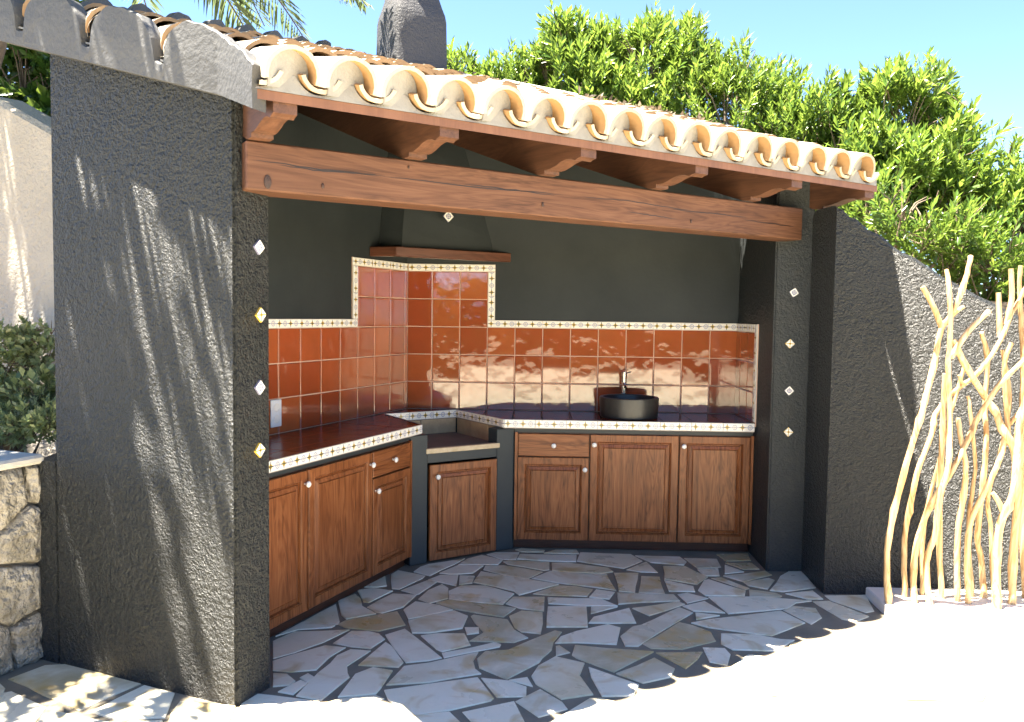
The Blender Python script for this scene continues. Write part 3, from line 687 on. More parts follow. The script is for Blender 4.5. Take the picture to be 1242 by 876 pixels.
# (frame, along0, along1, rows)
xs_back = [K[0]]+[K[0]+.187+.2006*i for i in range(12)]
ds_left = [0, .055]+[.055+.2006*i for i in range(1, 13)]
TS = .2
BW = .052
quadbox(bs_bm, FB, K[0]+.004, XR-.004, z0-.02, z0+3*TS+BW+.002, -.006, .02)
quadbox(bs_bm, FB, K[0]+.005, xs_back[3]+BW, z0+3*TS+BW+.002, z0+5*TS+BW+.002, -.0055, .02)
quadbox(bs_bm, FLW, -2.5, -.004, z0-.02, z0+3*TS+BW+.002, -.006, .02)
quadbox(bs_bm, FLW, -(ds_left[4]+BW), -.005, z0+3*TS+BW+.002, z0+5*TS+BW+.002, -.0055, .02)
quadbox(bs_bm, FRW, .004, .56, z0-.02, z0+3*TS+BW+.002, -.006, .02)
bsp = fin('backsplash', bs_bm, MT['grout'], sh)
G = .0035
def tile_piece(f, x0, x1, za, zb, yoff, mat, name='wall_tile', parent=bsp, th=.008, tilt=True, uv=None):
    bm = bmesh.new(); hx, hz = (x1-x0)/2, (zb-za)/2
    lo = [bm.verts.new((x, 0, z)) for x, z in ((-hx, -hz), (hx, -hz), (hx, hz), (-hx, hz))]
    b = min(.003, hx*.3)
    hi = [bm.verts.new((x, -th, z)) for x, z in ((-hx+b, -hz+b), (hx-b, -hz+b), (hx-b, hz-b), (-hx+b, hz-b))]
    mid = [bm.verts.new((x, -th+.002, z)) for x, z in ((-hx, -hz), (hx, -hz), (hx, hz), (-hx, hz))]
    top = bm.faces.new(hi)
    for a, c in ((lo, mid), (mid, hi)):
        for i in range(4): bm.faces.new((a[i], a[(i+1) % 4], c[(i+1) % 4], c[i]))
    if uv:
        ul = bm.loops.layers.uv.new('UVMap')
        for face in bm.faces:
            for lp in face.loops:
                c = lp.vert.co
                lp[ul].uv = ((uv[1]+c.x+hx)/.1, (c.z+hz)/(2*hz)) if uv[0] == 'h' else ((uv[1]+c.z+hz)/.1, (c.x+hx)/(2*hx))
    m = f @ Matrix.Translation(((x0+x1)/2, yoff, (za+zb)/2))
    if tilt: m = m @ Matrix.Rotation(rt.gauss(0, .004), 4, 'X') @ Matrix.Rotation(rt.gauss(0, .004), 4, 'Z')
    return fin(name, bm, mat, parent, m)
def band(f, x0, x1, za, horiz=True, yoff=-.006, parent=bsp, h=BW):
    """a run of painted border tiles, 0.2 m each"""
    L = x1-x0; n = max(1, round(abs(L)/.2)); 
    for i in range(n):
        a = x0+L*i/n; b = x0+L*(i+1)/n
        if horiz: tile_piece(f, a+.0008, b-.0008, za, za+h, yoff, MT['border'], 'border_tile', parent, .009, False, ('h', i*.2))
        else: tile_piece(f, za, za+h, a+.0008, b-.0008, yoff, MT['border'], 'border_tile', parent, .009, False, ('v', i*.2))
for i in range(12):
    a, b = xs_back[i], xs_back[i+1]
    if b > XR+.01: break
    for r in range(5 if i < 3 else 3): tile_piece(FB, a+(.010 if i == 0 else G), min(b, XR)-(G if b < XR-.01 else .01), z0+r*TS+G, z0+(r+1)*TS-G, -.005, MT['glaze'])
for i in range(13):
    a, b = ds_left[i], ds_left[i+1]
    if a > 2.45: break
    b = min(b, 2.5)
    for r in range(5 if i < 4 else 3): tile_piece(FLW, -b+(G if i else G), -a-(G if i else .010), z0+r*TS+G, z0+(r+1)*TS-G, -.005, MT['glaze'])
for a, b in ((.0, .145), (.145, .345), (.345, .505)):
    for r in range(3): tile_piece(FRW, a+(G if a else .012), b-G, z0+r*TS+G, z0+(r+1)*TS-G, -.005, MT['glaze'])
zt = z0+3*TS+.001; zt2 = z0+5*TS+.001
band(FB, xs_back[3]+.001, XR-.012, zt); band(FB, K[0]+.012, xs_back[3]+BW, zt2); band(FB, zt+BW+.001, zt2-.001, xs_back[3]+.001, False)
band(FLW, -2.5, -ds_left[4]-.001, zt); band(FLW, -ds_left[4]-BW, -.012, zt2); band(FLW, zt+BW+.001, zt2-.001, -ds_left[4]-BW, False)
band(FRW, .012, .507, zt); band(FRW, z0+.01, zt+BW, .508, False)
# ================================================================ KITCHEN FITTINGS
FLp = (-.67, 5.155); CL = (-.70, 5.16); BL = (-1.03, 5.68); BR = (-.56, 6.005); CR = (-.195, 5.49)
YF = 5.49; PF = .545                      # right counter front, left counter depth
ct = empty('tiled_counter', (-.9, 5.2, 0), 'counter of dark red glazed tiles with a painted white border edge', 'counter')
def toprow(poly):
    return poly if area(poly) > 0 else poly[::-1]
CP1 = toprow([LW(2.515, .010), LW(2.515, PF), CL, BL, LW(.42, .010)])
CP2 = toprow([LW(.42, .010), BL, BR, (BR[0], YB-.010), (K[0]+.008, YB-.010)])
CP3 = toprow([(BR[0], YB-.010), BR, CR, (XR-.010, YF), (XR-.010, YB-.010)])
bm = bmesh.new()
for P in (CP1, CP2, CP3): prism(bm, P, ZC-.058, ZC-.008)
fin('counter_slab', bm, MT['grey_grout'], ct)
def counter_tiles(P, org, xd, nx0, nx1, ny0, ny1):
    fr_ = frame(org, xd); q = .2006
    for i in range(nx0, nx1):
        for j in range(ny0, ny1):
            c = [fr_ @ Vector((x, y, 0)) for x, y in ((i*q+.003, j*q+.003), ((i+1)*q-.003, j*q+.003), ((i+1)*q-.003, (j+1)*q-.003), (i*q+.003, (j+1)*q-.003))]
            pl_ = clip_convex([(v.x, v.y) for v in c], P)
            if len(pl_) < 3 or area(pl_) < .0006: continue
            bm = bmesh.new(); prism(bm, pl_, -.009, 0)
            cx = sum(v[0] for v in pl_)/len(pl_); cy = sum(v[1] for v in pl_)/len(pl_)
            bmesh.ops.translate(bm, vec=(-cx, -cy, 0), verts=bm.verts)
            fin('counter_tile', bm, MT['ctile'], ct, Matrix.Translation((cx, cy, ZC+rt.uniform(0, .0008))) @ Matrix.Rotation(rt.gauss(0, .002), 4, 'X') @ Matrix.Rotation(rt.gauss(0, .002), 4, 'Y'))
counter_tiles(CP1, LW(.055, .01), (-LD[0], -LD[1]), -4, 14, 0, 4) if False else counter_tiles(CP1, LW(2.515, .01), LD, -1, 14, -4, 4)
counter_tiles(CP2, (K[0]+.187, YB-.01), (1, 0), -4, 6, -5, 2)
counter_tiles(CP3, (K[0]+.187, YB-.01), (1, 0), -1, 13, -5, 1)
EB = .056
def edge_band(a, b, nrm):
    """border tiles on the front edge from a to b (left to right seen from the front)"""
    d = (b[0]-a[0], b[1]-a[1]); L = math.hypot(*d); f = frame(a, d); band(f, 0, L, ZC-EB+.003, True, .0, ct, EB)
edge_band(LW(2.515, PF), (CL[0], CL[1]), LN); edge_band(CR, (XR-.010, YF), 0); edge_band(BL, BR, 0); edge_band(BR, CR, 0); edge_band(CL, BL, 0)
# ---- cabinet doors
def ringface(bm, w, h, spec):
    prev = None; first = None
    for ins, y in spec:
        r = [bm.verts.new(c) for c in ((ins, y, ins), (w-ins, y, ins), (w-ins, y, h-ins), (ins, y, h-ins))]
        if prev:
            for i in range(4): bm.faces.new((prev[i], prev[(i+1) % 4], r[(i+1) % 4], r[i]))
        else: first = r
        prev = r
    return prev
def knob(parent, f, x, z, y=-.02):
    bm = bmesh.new(); lathe(bm, [(.006, 0), (.006, .010), (.010, .014), (.0155, .020), (.0165, .026), (.012, .031), (.004, .033)], 16)
    m = f @ Matrix.Translation((x, y, z)) @ Matrix.Rotation(math.pi/2, 4, 'X')
    k = fin('knob', bm, MT['white'], parent, m, 60)
    return k
def door(parent, f, x, z, w, h, kx, kz, label=None, inset=.058):
    fm = f @ Matrix.Translation((x, 0, z))
    bm = bmesh.new(); last = ringface(bm, w, h, [(0, .0), (0, -.017), (.003, -.020), (inset-.012, -.020), (inset-.008, -.014), (inset-.004, -.017), (inset, -.003), (inset+.008, -.003)])
    bm.faces.new(last)
    d = fin('door', bm, MT['door'], parent, fm)
    bm = bmesh.new(); i2 = inset+.004; last = ringface(bm, w-2*i2, h-2*i2, [(0, -.0025), (.003, -.010), (.022, -.0155), (.025, -.012), (.028, -.0185)]); bm.faces.new(last)
    fin('panel', bm, MT['door'], d, fm @ Matrix.Translation((i2, 0, i2)))
    knob(d, fm, kx, kz); return d
def drawer(parent, f, x, z, w, h):
    fm = f @ Matrix.Translation((x, 0, z)); bm = bmesh.new(); last = ringface(bm, w, h, [(0, 0), (0, -.016), (.004, -.020)]); bm.faces.new(last)
    d = fin('drawer', bm, MT['drawer'], parent, fm); knob(d, fm, w/2, h/2); return d
def cab_body(parent, f, L, depth, ztop=.812, stiles=()):
    bm = bmesh.new(); box(bm, 0, L, .0, depth, .062, ztop); fin('carcass', bm, MT['carcass'], parent, f)
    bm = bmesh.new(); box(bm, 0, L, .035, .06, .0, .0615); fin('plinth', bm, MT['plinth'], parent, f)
    bm = bmesh.new(); box(bm, -.001, L+.001, -.004, .001, .790, ztop-.002); fin('top_rail', bm, MT['postpaint'], parent, f)
    for x in stiles:
        bm = bmesh.new(); box(bm, x, x+.018, -.019, -.001, .064, .788); fin('stile', bm, MT['door'], parent, f)
MT['carcass'] = mat_wood('dark_carcass_wood', (.035, .014, .007), (.05, .02, .01), (.02, .008, .004), 'z', .5)
# right cabinet (seen frontally)
FRc = frame((-.122, 5.525), (1, 0))
cr = empty('base_cabinet', (.67, 5.7, 0), 'chestnut cabinet with a drawer and three panelled doors under the basin', 'cabinet')
cab_body(cr, FRc, XR-.012+.122, .50, stiles=(.001, 1.560))
drawer(cr, FRc, .022, .630, .472, .150)
door(cr, FRc, .022, .068, .472, .555, .455-.01, .555-.075)
door(cr, FRc, .502, .068, .582, .712, .024, .712-.065); door(cr, FRc, 1.092, .068, .464, .712, .024, .712-.065)
# left cabinet, running along the left wall
FLc = frame(LW(2.515, .518), LD)
cl = empty('base_cabinet', (*LW(1.7, .3), 0), 'chestnut cabinet along the left wall with a drawer near the hearth', 'cabinet')
cab_body(cl, FLc, 2.515-.845, .48, stiles=(2.515-.865,))
X = lambda d: 2.515-d
drawer(cl, FLc, X(1.288), .634, .418, .146)
door(cl, FLc, X(1.288), .068, .418, .558, .024, .558-.07)
door(cl, FLc, X(1.882), .068, .584, .712, .560, .712-.065)
door(cl, FLc, X(2.478), .068, .586, .712, .562, .712-.065)
# corner hearth
he = empty('corner_hearth', (-.6, 5.5, 0), 'slate grey corner barbecue hearth with a sooty recess and a wooden door', 'barbecue')
FH = frame(FLp, E2)
def P2(s, t): return (FLp[0]+E2[0]*s+N2[0]*t, FLp[1]+E2[1]*s+N2[1]*t)
lpost = [LW(.842, .520), P2(.012, -.004), P2(.012, .11), P2(-.12, .11)]
bm = bmesh.new(); prism(bm, toprow(lpost), 0, .812, .004); fin('post', bm, MT['postpaint'], he)
rpost = [P2(.522, -.004), (-.124, 5.522), (-.124, 5.66), P2(.522, .11)]
bm = bmesh.new(); prism(bm, toprow(rpost), 0, .812, .004); fin('post', bm, MT['postpaint'], he)
bm = bmesh.new(); box(bm, .013, .521, .0, .10, .632, .690); fin('lintel', bm, MT['postpaint'], he, FH)
bm = bmesh.new(); box(bm, .002, .542, -.008, .03, .6905, .722, .003); fin('hearth_edge', bm, MT['edge'], he, FH)
bm = bmesh.new(); box(bm, -.02, .56, .031, .70, .66, .712); fin('hearth_slab', bm, MT['soot'], he, FH)
# recess lining of firebrick panels
def lining(a, b):
    d = (b[0]-a[0], b[1]-a[1]); L = math.hypot(*d); f = frame(a, d); n = max(1, round(L/.24))
    for i in range(n):
        bm = bmesh.new(); box(bm, L*i/n+.002, L*(i+1)/n-.002, .004, .03, .70, ZC-EB-.001, .002); fin('firebrick', bm, MT['brick'], he, f)
lining(BL, BR); lining(BR, CR); lining(CL, BL)
door(he, FH, .022, .012, .492, .608, .045, .608-.075)
# ---- hood over the hearth
hd = empty('cooker_hood', (-.7, 5.8, 1.95), 'dark plaster corner hood with a wooden rail around its mouth', 'hood')
HR = (-.18, YB-.004); HL = (-.925, 5.54); HW_ = LW(.505, .004)
def rail(a, b, e0=0, e1=0):
    d = (b[0]-a[0], b[1]-a[1]); L = math.hypot(*d); bm = bmesh.new(); box(bm, -e0, L+e1, 0, .075, 1.945, 2.008, .004); return fin('rail', bm, MT['railwood'], hd, frame(a, d))
MT['railwood'] = mat_wood('reddish_rail_wood', (.13, .048, .026), (.19, .08, .045), (.07, .025, .014), 'x', .35)
rail(HL, HR); rail(HW_, HL)
def hood_ring(f, z):
    def lerp(a, b): return (a[0]+(b[0]-a[0])*f, a[1]+(b[1]-a[1])*f, z)
    base = [(-.30, YB-.003), (-.905, 5.62), (-1.075, 5.68), (K[0]-.002, YB-.003)]
    top = [(-.62, YB-.003), (-.86, 5.80), (-1.0, 5.872), (K[0]-.002, YB-.003)]
    return [lerp(a, b) for a, b in zip(base, top)]
bm = bmesh.new(); loft(bm, [hood_ring(f, z) for f, z in ((0, 1.975), (.02, 2.0), (.10, 2.12), (.24, 2.28), (.45, 2.5), (.75, 2.8), (1, 3.1))])
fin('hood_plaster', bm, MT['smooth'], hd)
Q = atpl(541, 263, (-.60, 5.80), (.815, .579)); diamond('diamond_tile', frame((Q.x+.03*.58, Q.y-.03*.8), (.815, .579), Q.z), MT['dia0'], .040, hd)
# ---- basin, tap, socket
bs = empty('wash_basin', (.655, 5.74, ZC), 'round matt black stone basin sitting on the tiled counter', 'basin')
bm = bmesh.new(); R_ = .203
lathe(bm, [(R_*.93, 0), (R_*.97, .006), (R_, .10), (R_, .136), (R_-.004, .140), (R_-.02, .140), (R_-.024, .136), (R_-.03, .05), (R_-.08, .025), (.02, .018)], 40, (.655, 5.74, ZC+.002))
fin('bowl', bm, MT['basin'], bs, None, 35)
bm = bmesh.new(); lathe(bm, [(.022, .0), (.022, .004), (.012, .006)], 16, (.655, 5.74, ZC+.021)); fin('drain', bm, MT['chrome'], bs, None, 35)
tp = empty('tap', (.642, 5.965, ZC), 'short steel mixer tap standing behind the black basin', 'tap')
bm = bmesh.new(); lathe(bm, [(.026, 0), (.026, .006), (.019, .010), (.019, .25), (.021, .252), (.021, .258)], 18, (.642, 5.965, ZC+.001)); fin('body', bm, MT['chrome'], tp, None, 35)
bm = bmesh.new(); lathe(bm, [(.021, .2595), (.021, .295), (.017, .300)], 18, (.642, 5.965, ZC+.001)); hdl = fin('handle', bm, MT['chrome'], tp, None, 35)
bm = bmesh.new(); tube(bm, [(.642, 5.965, ZC+.286), (.66, 5.955, ZC+.292), (.69, 5.945, ZC+.300)], [.006, .005, .004], 8); fin('lever', bm, MT['chrome'], hdl, None, 35)
bm = bmesh.new(); tube(bm, [(.642, 5.955, ZC+.215), (.642, 5.88, ZC+.205), (.642, 5.845, ZC+.195)], [.011, .011, .011], 10); fin('spout', bm, MT['chrome'], tp, None, 35)
sk = empty('wall_socket', (*LW(1.47, .01), 1.0), 'white electric socket on the red tiles beside the front wall', 'socket')
FS = frame(LW(1.49, .014), LD, .915)
bm = bmesh.new(); box(bm, -.045, .045, -.012, .0, 0, .155, .004); fin('plate', bm, MT['plastic'], sk, FS)
for zz in (.045, .11):
    bm = bmesh.new(); lathe(bm, [(.024, 0), (.024, .003), (.020, .003), (.019, .001)], 18)
    fin('outlet', bm, MT['white'], sk, FS @ Matrix.Translation((0, -.012, zz)) @ Matrix.Rotation(math.pi/2, 4, 'X'))

# ================================================================ GARDEN WALLS
WT = [(1.665, 2.205), (1.70, 2.19), (1.76, 2.147), (1.853, 2.087), (1.99, 1.996), (2.194, 1.874), (2.415, 1.75), (2.601, 1.659), (3.0, 1.48), (3.5, 1.33), (4.5, 1.2), (6.5, 1.15)]
bm = bmesh.new(); fr = []
WT2 = smoothpts(WT, 3)
nz = 1
for i, (x, z) in enumerate(WT2):
    x = max(x, 1.6755); wob = .006*math.sin(i*1.9)+.004*math.sin(i*4.7)
    fr.append([bm.verts.new((x, y, zz)) for y, zz in ((4.745, -.02), (4.745, z-.03+wob), (4.757, z-.008+wob), (4.785, z+wob), (5.10, z+.012+wob), (5.145, z-.02), (5.145, -.02))])
for a, b in zip(fr, fr[1:]):
    for q in range(7): bm.faces.new((a[q], b[q], b[(q+1) % 7], a[(q+1) % 7]))
bm.faces.new(fr[0]); bm.faces.new(fr[-1][::-1])
tag(fin('garden_wall', bm, MT['stucco']), 'dark grey rough stucco wall with a sloping top behind the branch screen', 'wall')
# cream wall behind the planting bed
CWP = (-2.45, 4.45); CWD = (LN[0], LN[1])
a = atpl(0, 122, CWP, CWD); b = atpl(67, 160, CWP, CWD); sl = (b.z-a.z)/math.hypot(b.x-a.x, b.y-a.y)
def CW(u, v): return (CWP[0]+CWD[0]*u+LD[0]*v, CWP[1]+CWD[1]*u+LD[1]*v)
u0 = (a.x-CWP[0])*CWD[0]+(a.y-CWP[1])*CWD[1]
bm = bmesh.new(); fr = []
for i in range(25):
    u = -2.2+3.0*i/24; z = a.z+sl*(u-u0)*(1 if u > u0-.1 else .5); z = min(z, a.z+.06)
    fr.append([bm.verts.new((*CW(u, v), zz)) for v, zz in ((0, .5), (0, z-.03), (.03, z), (.20, z+.01), (.22, z-.02), (.22, .5))])
for p, q in zip(fr, fr[1:]):
    for k in range(6): bm.faces.new((p[k], q[k], q[(k+1) % 6], p[(k+1) % 6]))
bm.faces.new(fr[0]); bm.faces.new(fr[-1][::-1])
tag(fin('garden_wall', bm, MT['cream']), 'cream roughcast garden wall behind the planting bed', 'wall')
# dry stone retaining wall of the bed
sw = empty('stone_wall', (-2.25, 3.2, 0), 'tan fieldstone retaining wall under the planting bed', 'wall')
FSW = frame(DW(1.125, 0), (-LD[0], -LD[1]))      # x towards the viewer, y = to the right of it... flipped below
def SWp(u, z, out): # u towards the viewer, out = towards the terrace
    return Vector((DW(1.125, 0)[0]-LD[0]*u+LN[0]*out, DW(1.125, 0)[1]-LD[1]*u+LN[1]*out, z))
rw = random.Random(21); sds = []
for i in range(-1, 12):
    for j in range(0, 4): sds.append(((i+.5*(j % 2)+rw.uniform(-.3, .3))*.30, (j+.5+rw.uniform(-.25, .25))*.235))
for sd in sds:
    p = [(max(sd[0]-.5, -.012), max(sd[1]-.5, -.01)), (sd[0]+.5, max(sd[1]-.5, -.01)), (sd[0]+.5, min(sd[1]+.5, .88)), (max(sd[0]-.5, -.012), min(sd[1]+.5, .88))]
    if sd[0] < -.1: continue
    for q in sds:
        if q == sd or abs(q[0]-sd[0]) > 1: continue
        dx, dy = q[0]-sd[0], q[1]-sd[1]; L = math.hypot(dx, dy); mx = (sd[0]+q[0])/2-dx/L*.006; my = (sd[1]+q[1])/2-dy/L*.006
        p = clip(p, (mx, my), (mx-dy, my+dx))
        if len(p) < 3: break
    if len(p) < 3 or area(p) < .004: continue
    pts = []
    for i in range(len(p)):
        a_, b_ = p[i], p[(i+1) % len(p)]; pts += [a_, ((a_[0]*2+b_[0])/3, (a_[1]*2+b_[1])/3), ((a_[0]+2*b_[0])/3, (a_[1]+2*b_[1])/3)]
    cx = sum(q[0] for q in pts)/len(pts); cy = sum(q[1] for q in pts)/len(pts); bm = bmesh.new(); rings = []
    dep = rw.uniform(.02, .055)
    for k, out in ((1, -.20), (1, .0), (.95, dep*.55), (.82, dep*.9), (.5, dep*1.05)):
        rings.append([bm.verts.new(SWp(cx+(q[0]-cx)*k+rw.uniform(-.004, .004), cy+(q[1]-cy)*k+rw.uniform(-.004, .004), out+(rw.uniform(-.009, .009) if out > 0 else 0))) for q in pts])
    for r0, r1 in zip(rings, rings[1:]):
        for i in range(len(pts)): bm.faces.new((r0[i], r0[(i+1) % len(pts)], r1[(i+1) % len(pts)], r1[i]))
    bm.faces.new(rings[-1])
    fin('stone', bm, MT['rock'], sw, None, 60)
for i in range(9):
    bm = bmesh.new(); u0_, u1_ = i*.40-.02, i*.40+.372; zt_ = .915+rw.uniform(-.012, .012)
    c = [SWp(u0_, 0, .035+rw.uniform(-.01, .02)), SWp(u1_, 0, .035+rw.uniform(-.01, .02)), SWp(u1_, 0, -.30), SWp(u0_, 0, -.30)]
    prism(bm, toprow([(v.x, v.y) for v in c]), .882, zt_, .012); fin('coping_stone', bm, MT['coping'], sw)
# mortar core behind the stones
bm = bmesh.new(); c = [SWp(-.02, 0, -.02), SWp(3.4, 0, -.02), SWp(3.4, 0, -.28), SWp(-.02, 0, -.28)]
prism(bm, toprow([(v.x, v.y) for v in c]), -.02, .875); fin('core', bm, MT['mortar'], sw)

# ================================================================ BRANCH SCREEN
bsn = empty('branch_screen', (2.3, 4.5, 0), 'screen of peeled honey coloured branches set in a white stone base', 'screen')
bm = bmesh.new(); prism(bm, [(1.885, 4.37), (2.46, 4.335), (2.98, 4.33), (2.985, 4.685), (2.45, 4.70), (1.90, 4.715)], -.012, .052, .006); fin('base', bm, MT['slab'], bsn)
STK = [ # (depth y, radius, pixel polyline)
 (4.44, .0195, [1078,729,1079,671,1090,602,1109,520,1120,486,1137,432,1145,399,1156,376,1167,341,1177,311]),
 (4.55, .0175, [1097,724,1100,657,1104,621,1109,575,1128,526,1137,503,1161,475,1181,456,1205,421,1224,388,1238,368,1252,340]),
 (4.46, .0190, [1109,728,1112,679,1122,630,1134,597,1153,569,1181,525,1189,508,1213,464,1242,432,1262,405]),
 (4.43, .0190, [1127,729,1127,684,1134,652,1137,602,1148,561,1154,520,1154,478,1149,437,1150,382,1148,327]),
 (4.54, .0185, [1142,725,1142,630,1143,547,1143,453]),
 (4.50, .0185, [1161,728,1165,652,1170,602,1168,564,1164,536,1164,508]),
 (4.47, .0185, [1174,731,1178,652,1186,616,1197,583,1213,547,1224,520,1234,508,1256,470,1270,440]),
 (4.57, .0180, [1193,727,1194,684,1187,652,1189,588,1194,536,1197,492,1201,437,1189,403]),
 (4.40, .0250, [1209,735,1213,673,1217,630,1222,608,1230,569,1238,520,1250,480,1258,430]),
 (4.48, .0240, [1227,733,1233,673,1236,602,1227,547,1213,520,1208,497,1186,464,1164,432,1153,412]),
 (4.58, .0180, [1243,729,1244,640,1240,560,1236,500,1238,430,1240,370,1241,322]),
 (4.44, .0200, [1258,733,1262,660,1256,590,1265,520,1272,450,1268,380,1276,330]),
 (4.53, .0180, [1282,731,1280,640,1290,560,1286,480,1296,400,1292,350]),
 (4.60, .0140, [1118,724,1124,640,1140,560,1150,500,1168,440]),
 (4.58, .0130, [1180,724,1178,640,1184,570,1176,520,1172,480]),
 (4.56, .0140, [1205,727,1206,650,1200,600,1212,540,1222,480,1218,425]),
 (4.47, .0190, [1305,733,1302,650,1310,570,1300,480,1290,420,1280,385])]
TW = [(3, .014, [1142,397,1132,372,1119,348]), (3, .014, [1153,434,1175,401,1200,377]), (8, .013, [1216,620,1211,608,1204,598]), (1, .014, [1213,408,1212,385,1211,355]), (1, .014, [1219,394,1227,363,1226,326]),
      (0, .010, [1150,388,1160,378,1169,372]), (9, .012, [1224,540,1219,470,1219,437,1227,416]), (1, .009, [1172,466,1166,463,1163,455]), (6, .012, [1234,508,1246,492,1262,482]), (5, .009, [1166,536,1164,529,1163,524])]
brs = []
rb = random.Random(9)
for Y, r, fl in STK:
    pts = [aty(fl[i], fl[i+1], Y) for i in range(0, len(fl), 2)]
    pts[0].z = .045
    P = smoothpts([tuple(p) for p in pts], 4)
    P = [(x+rb.uniform(-.002, .002), y+.03*math.sin(i*.35)*(i > 1), z) for i, (x, y, z) in enumerate(P)]
    bm = bmesh.new(); nP = len(P); tube(bm, P, [r*.82*(1.08-.32*i/nP)*rb.uniform(.90, 1.10)*(1.22 if rb.random() < .08 else 1) for i in range(nP)], 10)
    brs.append((fin('branch', bm, MT['stick'], bsn, None, 60), Y))
for bi, r, fl in TW:
    par, Y = brs[bi]; pts = [aty(fl[i], fl[i+1], Y+.004) for i in range(0, len(fl), 2)]
    P = smoothpts([tuple(p) for p in pts], 4); bm = bmesh.new(); tube(bm, P, [r*(1.1-.2*i/len(P)) for i in range(len(P))], 9)
    fin('twig', bm, MT['stick'], par, None, 60)
# ================================================================ VEGETATION
def leaf_mesh(name, base, axis, normal, L, Wd, tint, mat, parent, fold=.25, mode=0):
    """arrays of leaves; two folded triangles each (or four for larger leaves)"""
    n = len(base); ax = axis/np.linalg.norm(axis, axis=1, keepdims=True)
    side = np.cross(ax, normal); side /= np.linalg.norm(side, axis=1, keepdims=True)+1e-9; nr = np.cross(side, ax)
    L = L[:, None]; Wd = Wd[:, None]
    v0 = base; v2 = base+ax*L-nr*L*.06; m = base+ax*L*.55
    v1 = m+side*Wd+nr*Wd*fold; v3 = m-side*Wd+nr*Wd*fold
    V = np.stack([v0, v1, v2, v3], 1).reshape(-1, 3); idx = np.arange(n)*4
    T = np.stack([idx, idx+1, idx+2, idx, idx+2, idx+3], 1).reshape(-1)
    me = bpy.data.meshes.new(name); me.vertices.add(len(V)); me.vertices.foreach_set('co', V.astype(np.float32).ravel())
    me.loops.add(len(T)); me.loops.foreach_set('vertex_index', T.astype(np.int32)); nf = len(T)//3
    me.polygons.add(nf); me.polygons.foreach_set('loop_start', np.arange(0, nf*3, 3, dtype=np.int32)); me.polygons.foreach_set('loop_total', np.full(nf, 3, dtype=np.int32))
    at = me.attributes.new('tint', 'FLOAT', 'FACE'); at.data.foreach_set('value', np.repeat(tint, 2).astype(np.float32))
    me.update(); me.validate()
    return put(name, me, mat, parent)
def shoots(centers, radii, per_m2, rng, up=.6, shell=(.55, 1.0), squash=1.0):
    P = []; D = []
    for c, r in zip(centers, radii):
        n = int(4*math.pi*r*r*per_m2); d = rng.normal(size=(n, 3)); d /= np.linalg.norm(d, axis=1, keepdims=True)
        q = rng.uniform(shell[0], shell[1], n)[:, None]*(1+rng.normal(0, .10, (n, 1)))
        P.append(np.array(c)+d*q*r*np.array((1, 1, squash))); D.append(d*.6+np.array((0, 0, up))+rng.normal(0, .28, (n, 3)))
    return np.concatenate(P), np.concatenate(D)
def whorl_leaves(P, D, k, shoot_len, L, Wd, rng, spread=.9):
    n = len(P); D = D/np.linalg.norm(D, axis=1, keepdims=True); ref = rng.normal(size=(n, 3)); a = np.cross(D, ref); a /= np.linalg.norm(a, axis=1, keepdims=True); b = np.cross(D, a)
    B = []; X = []; N = []; T = []
    shoot_t = rng.beta(2, 2.2, n)
    for i in range(k):
        f = (i+.5)/k; ang = i*2.4+rng.uniform(-.4, .4, n); rad = a*np.cos(ang)[:, None]+b*np.sin(ang)[:, None]
        B.append(P+D*(shoot_len*(f-.5))[:, None]); sp = spread*(1.15-.75*f)
        X.append(D*1.0+rad*sp+rng.normal(0, .12, (n, 3))); N.append(D-rad*.3)
        T.append(np.clip(shoot_t*.65+f*.22+rng.normal(0, .10, n), 0, 1))
    m = n*k; B = np.concatenate(B); LL = L*.88*np.tile(rng.uniform(.65, 1.25, n), k)*rng.uniform(.7, 1.2, m)
    return B, np.concatenate(X), np.concatenate(N), LL, LL*Wd*rng.uniform(.8, 1.2, m), np.concatenate(T)
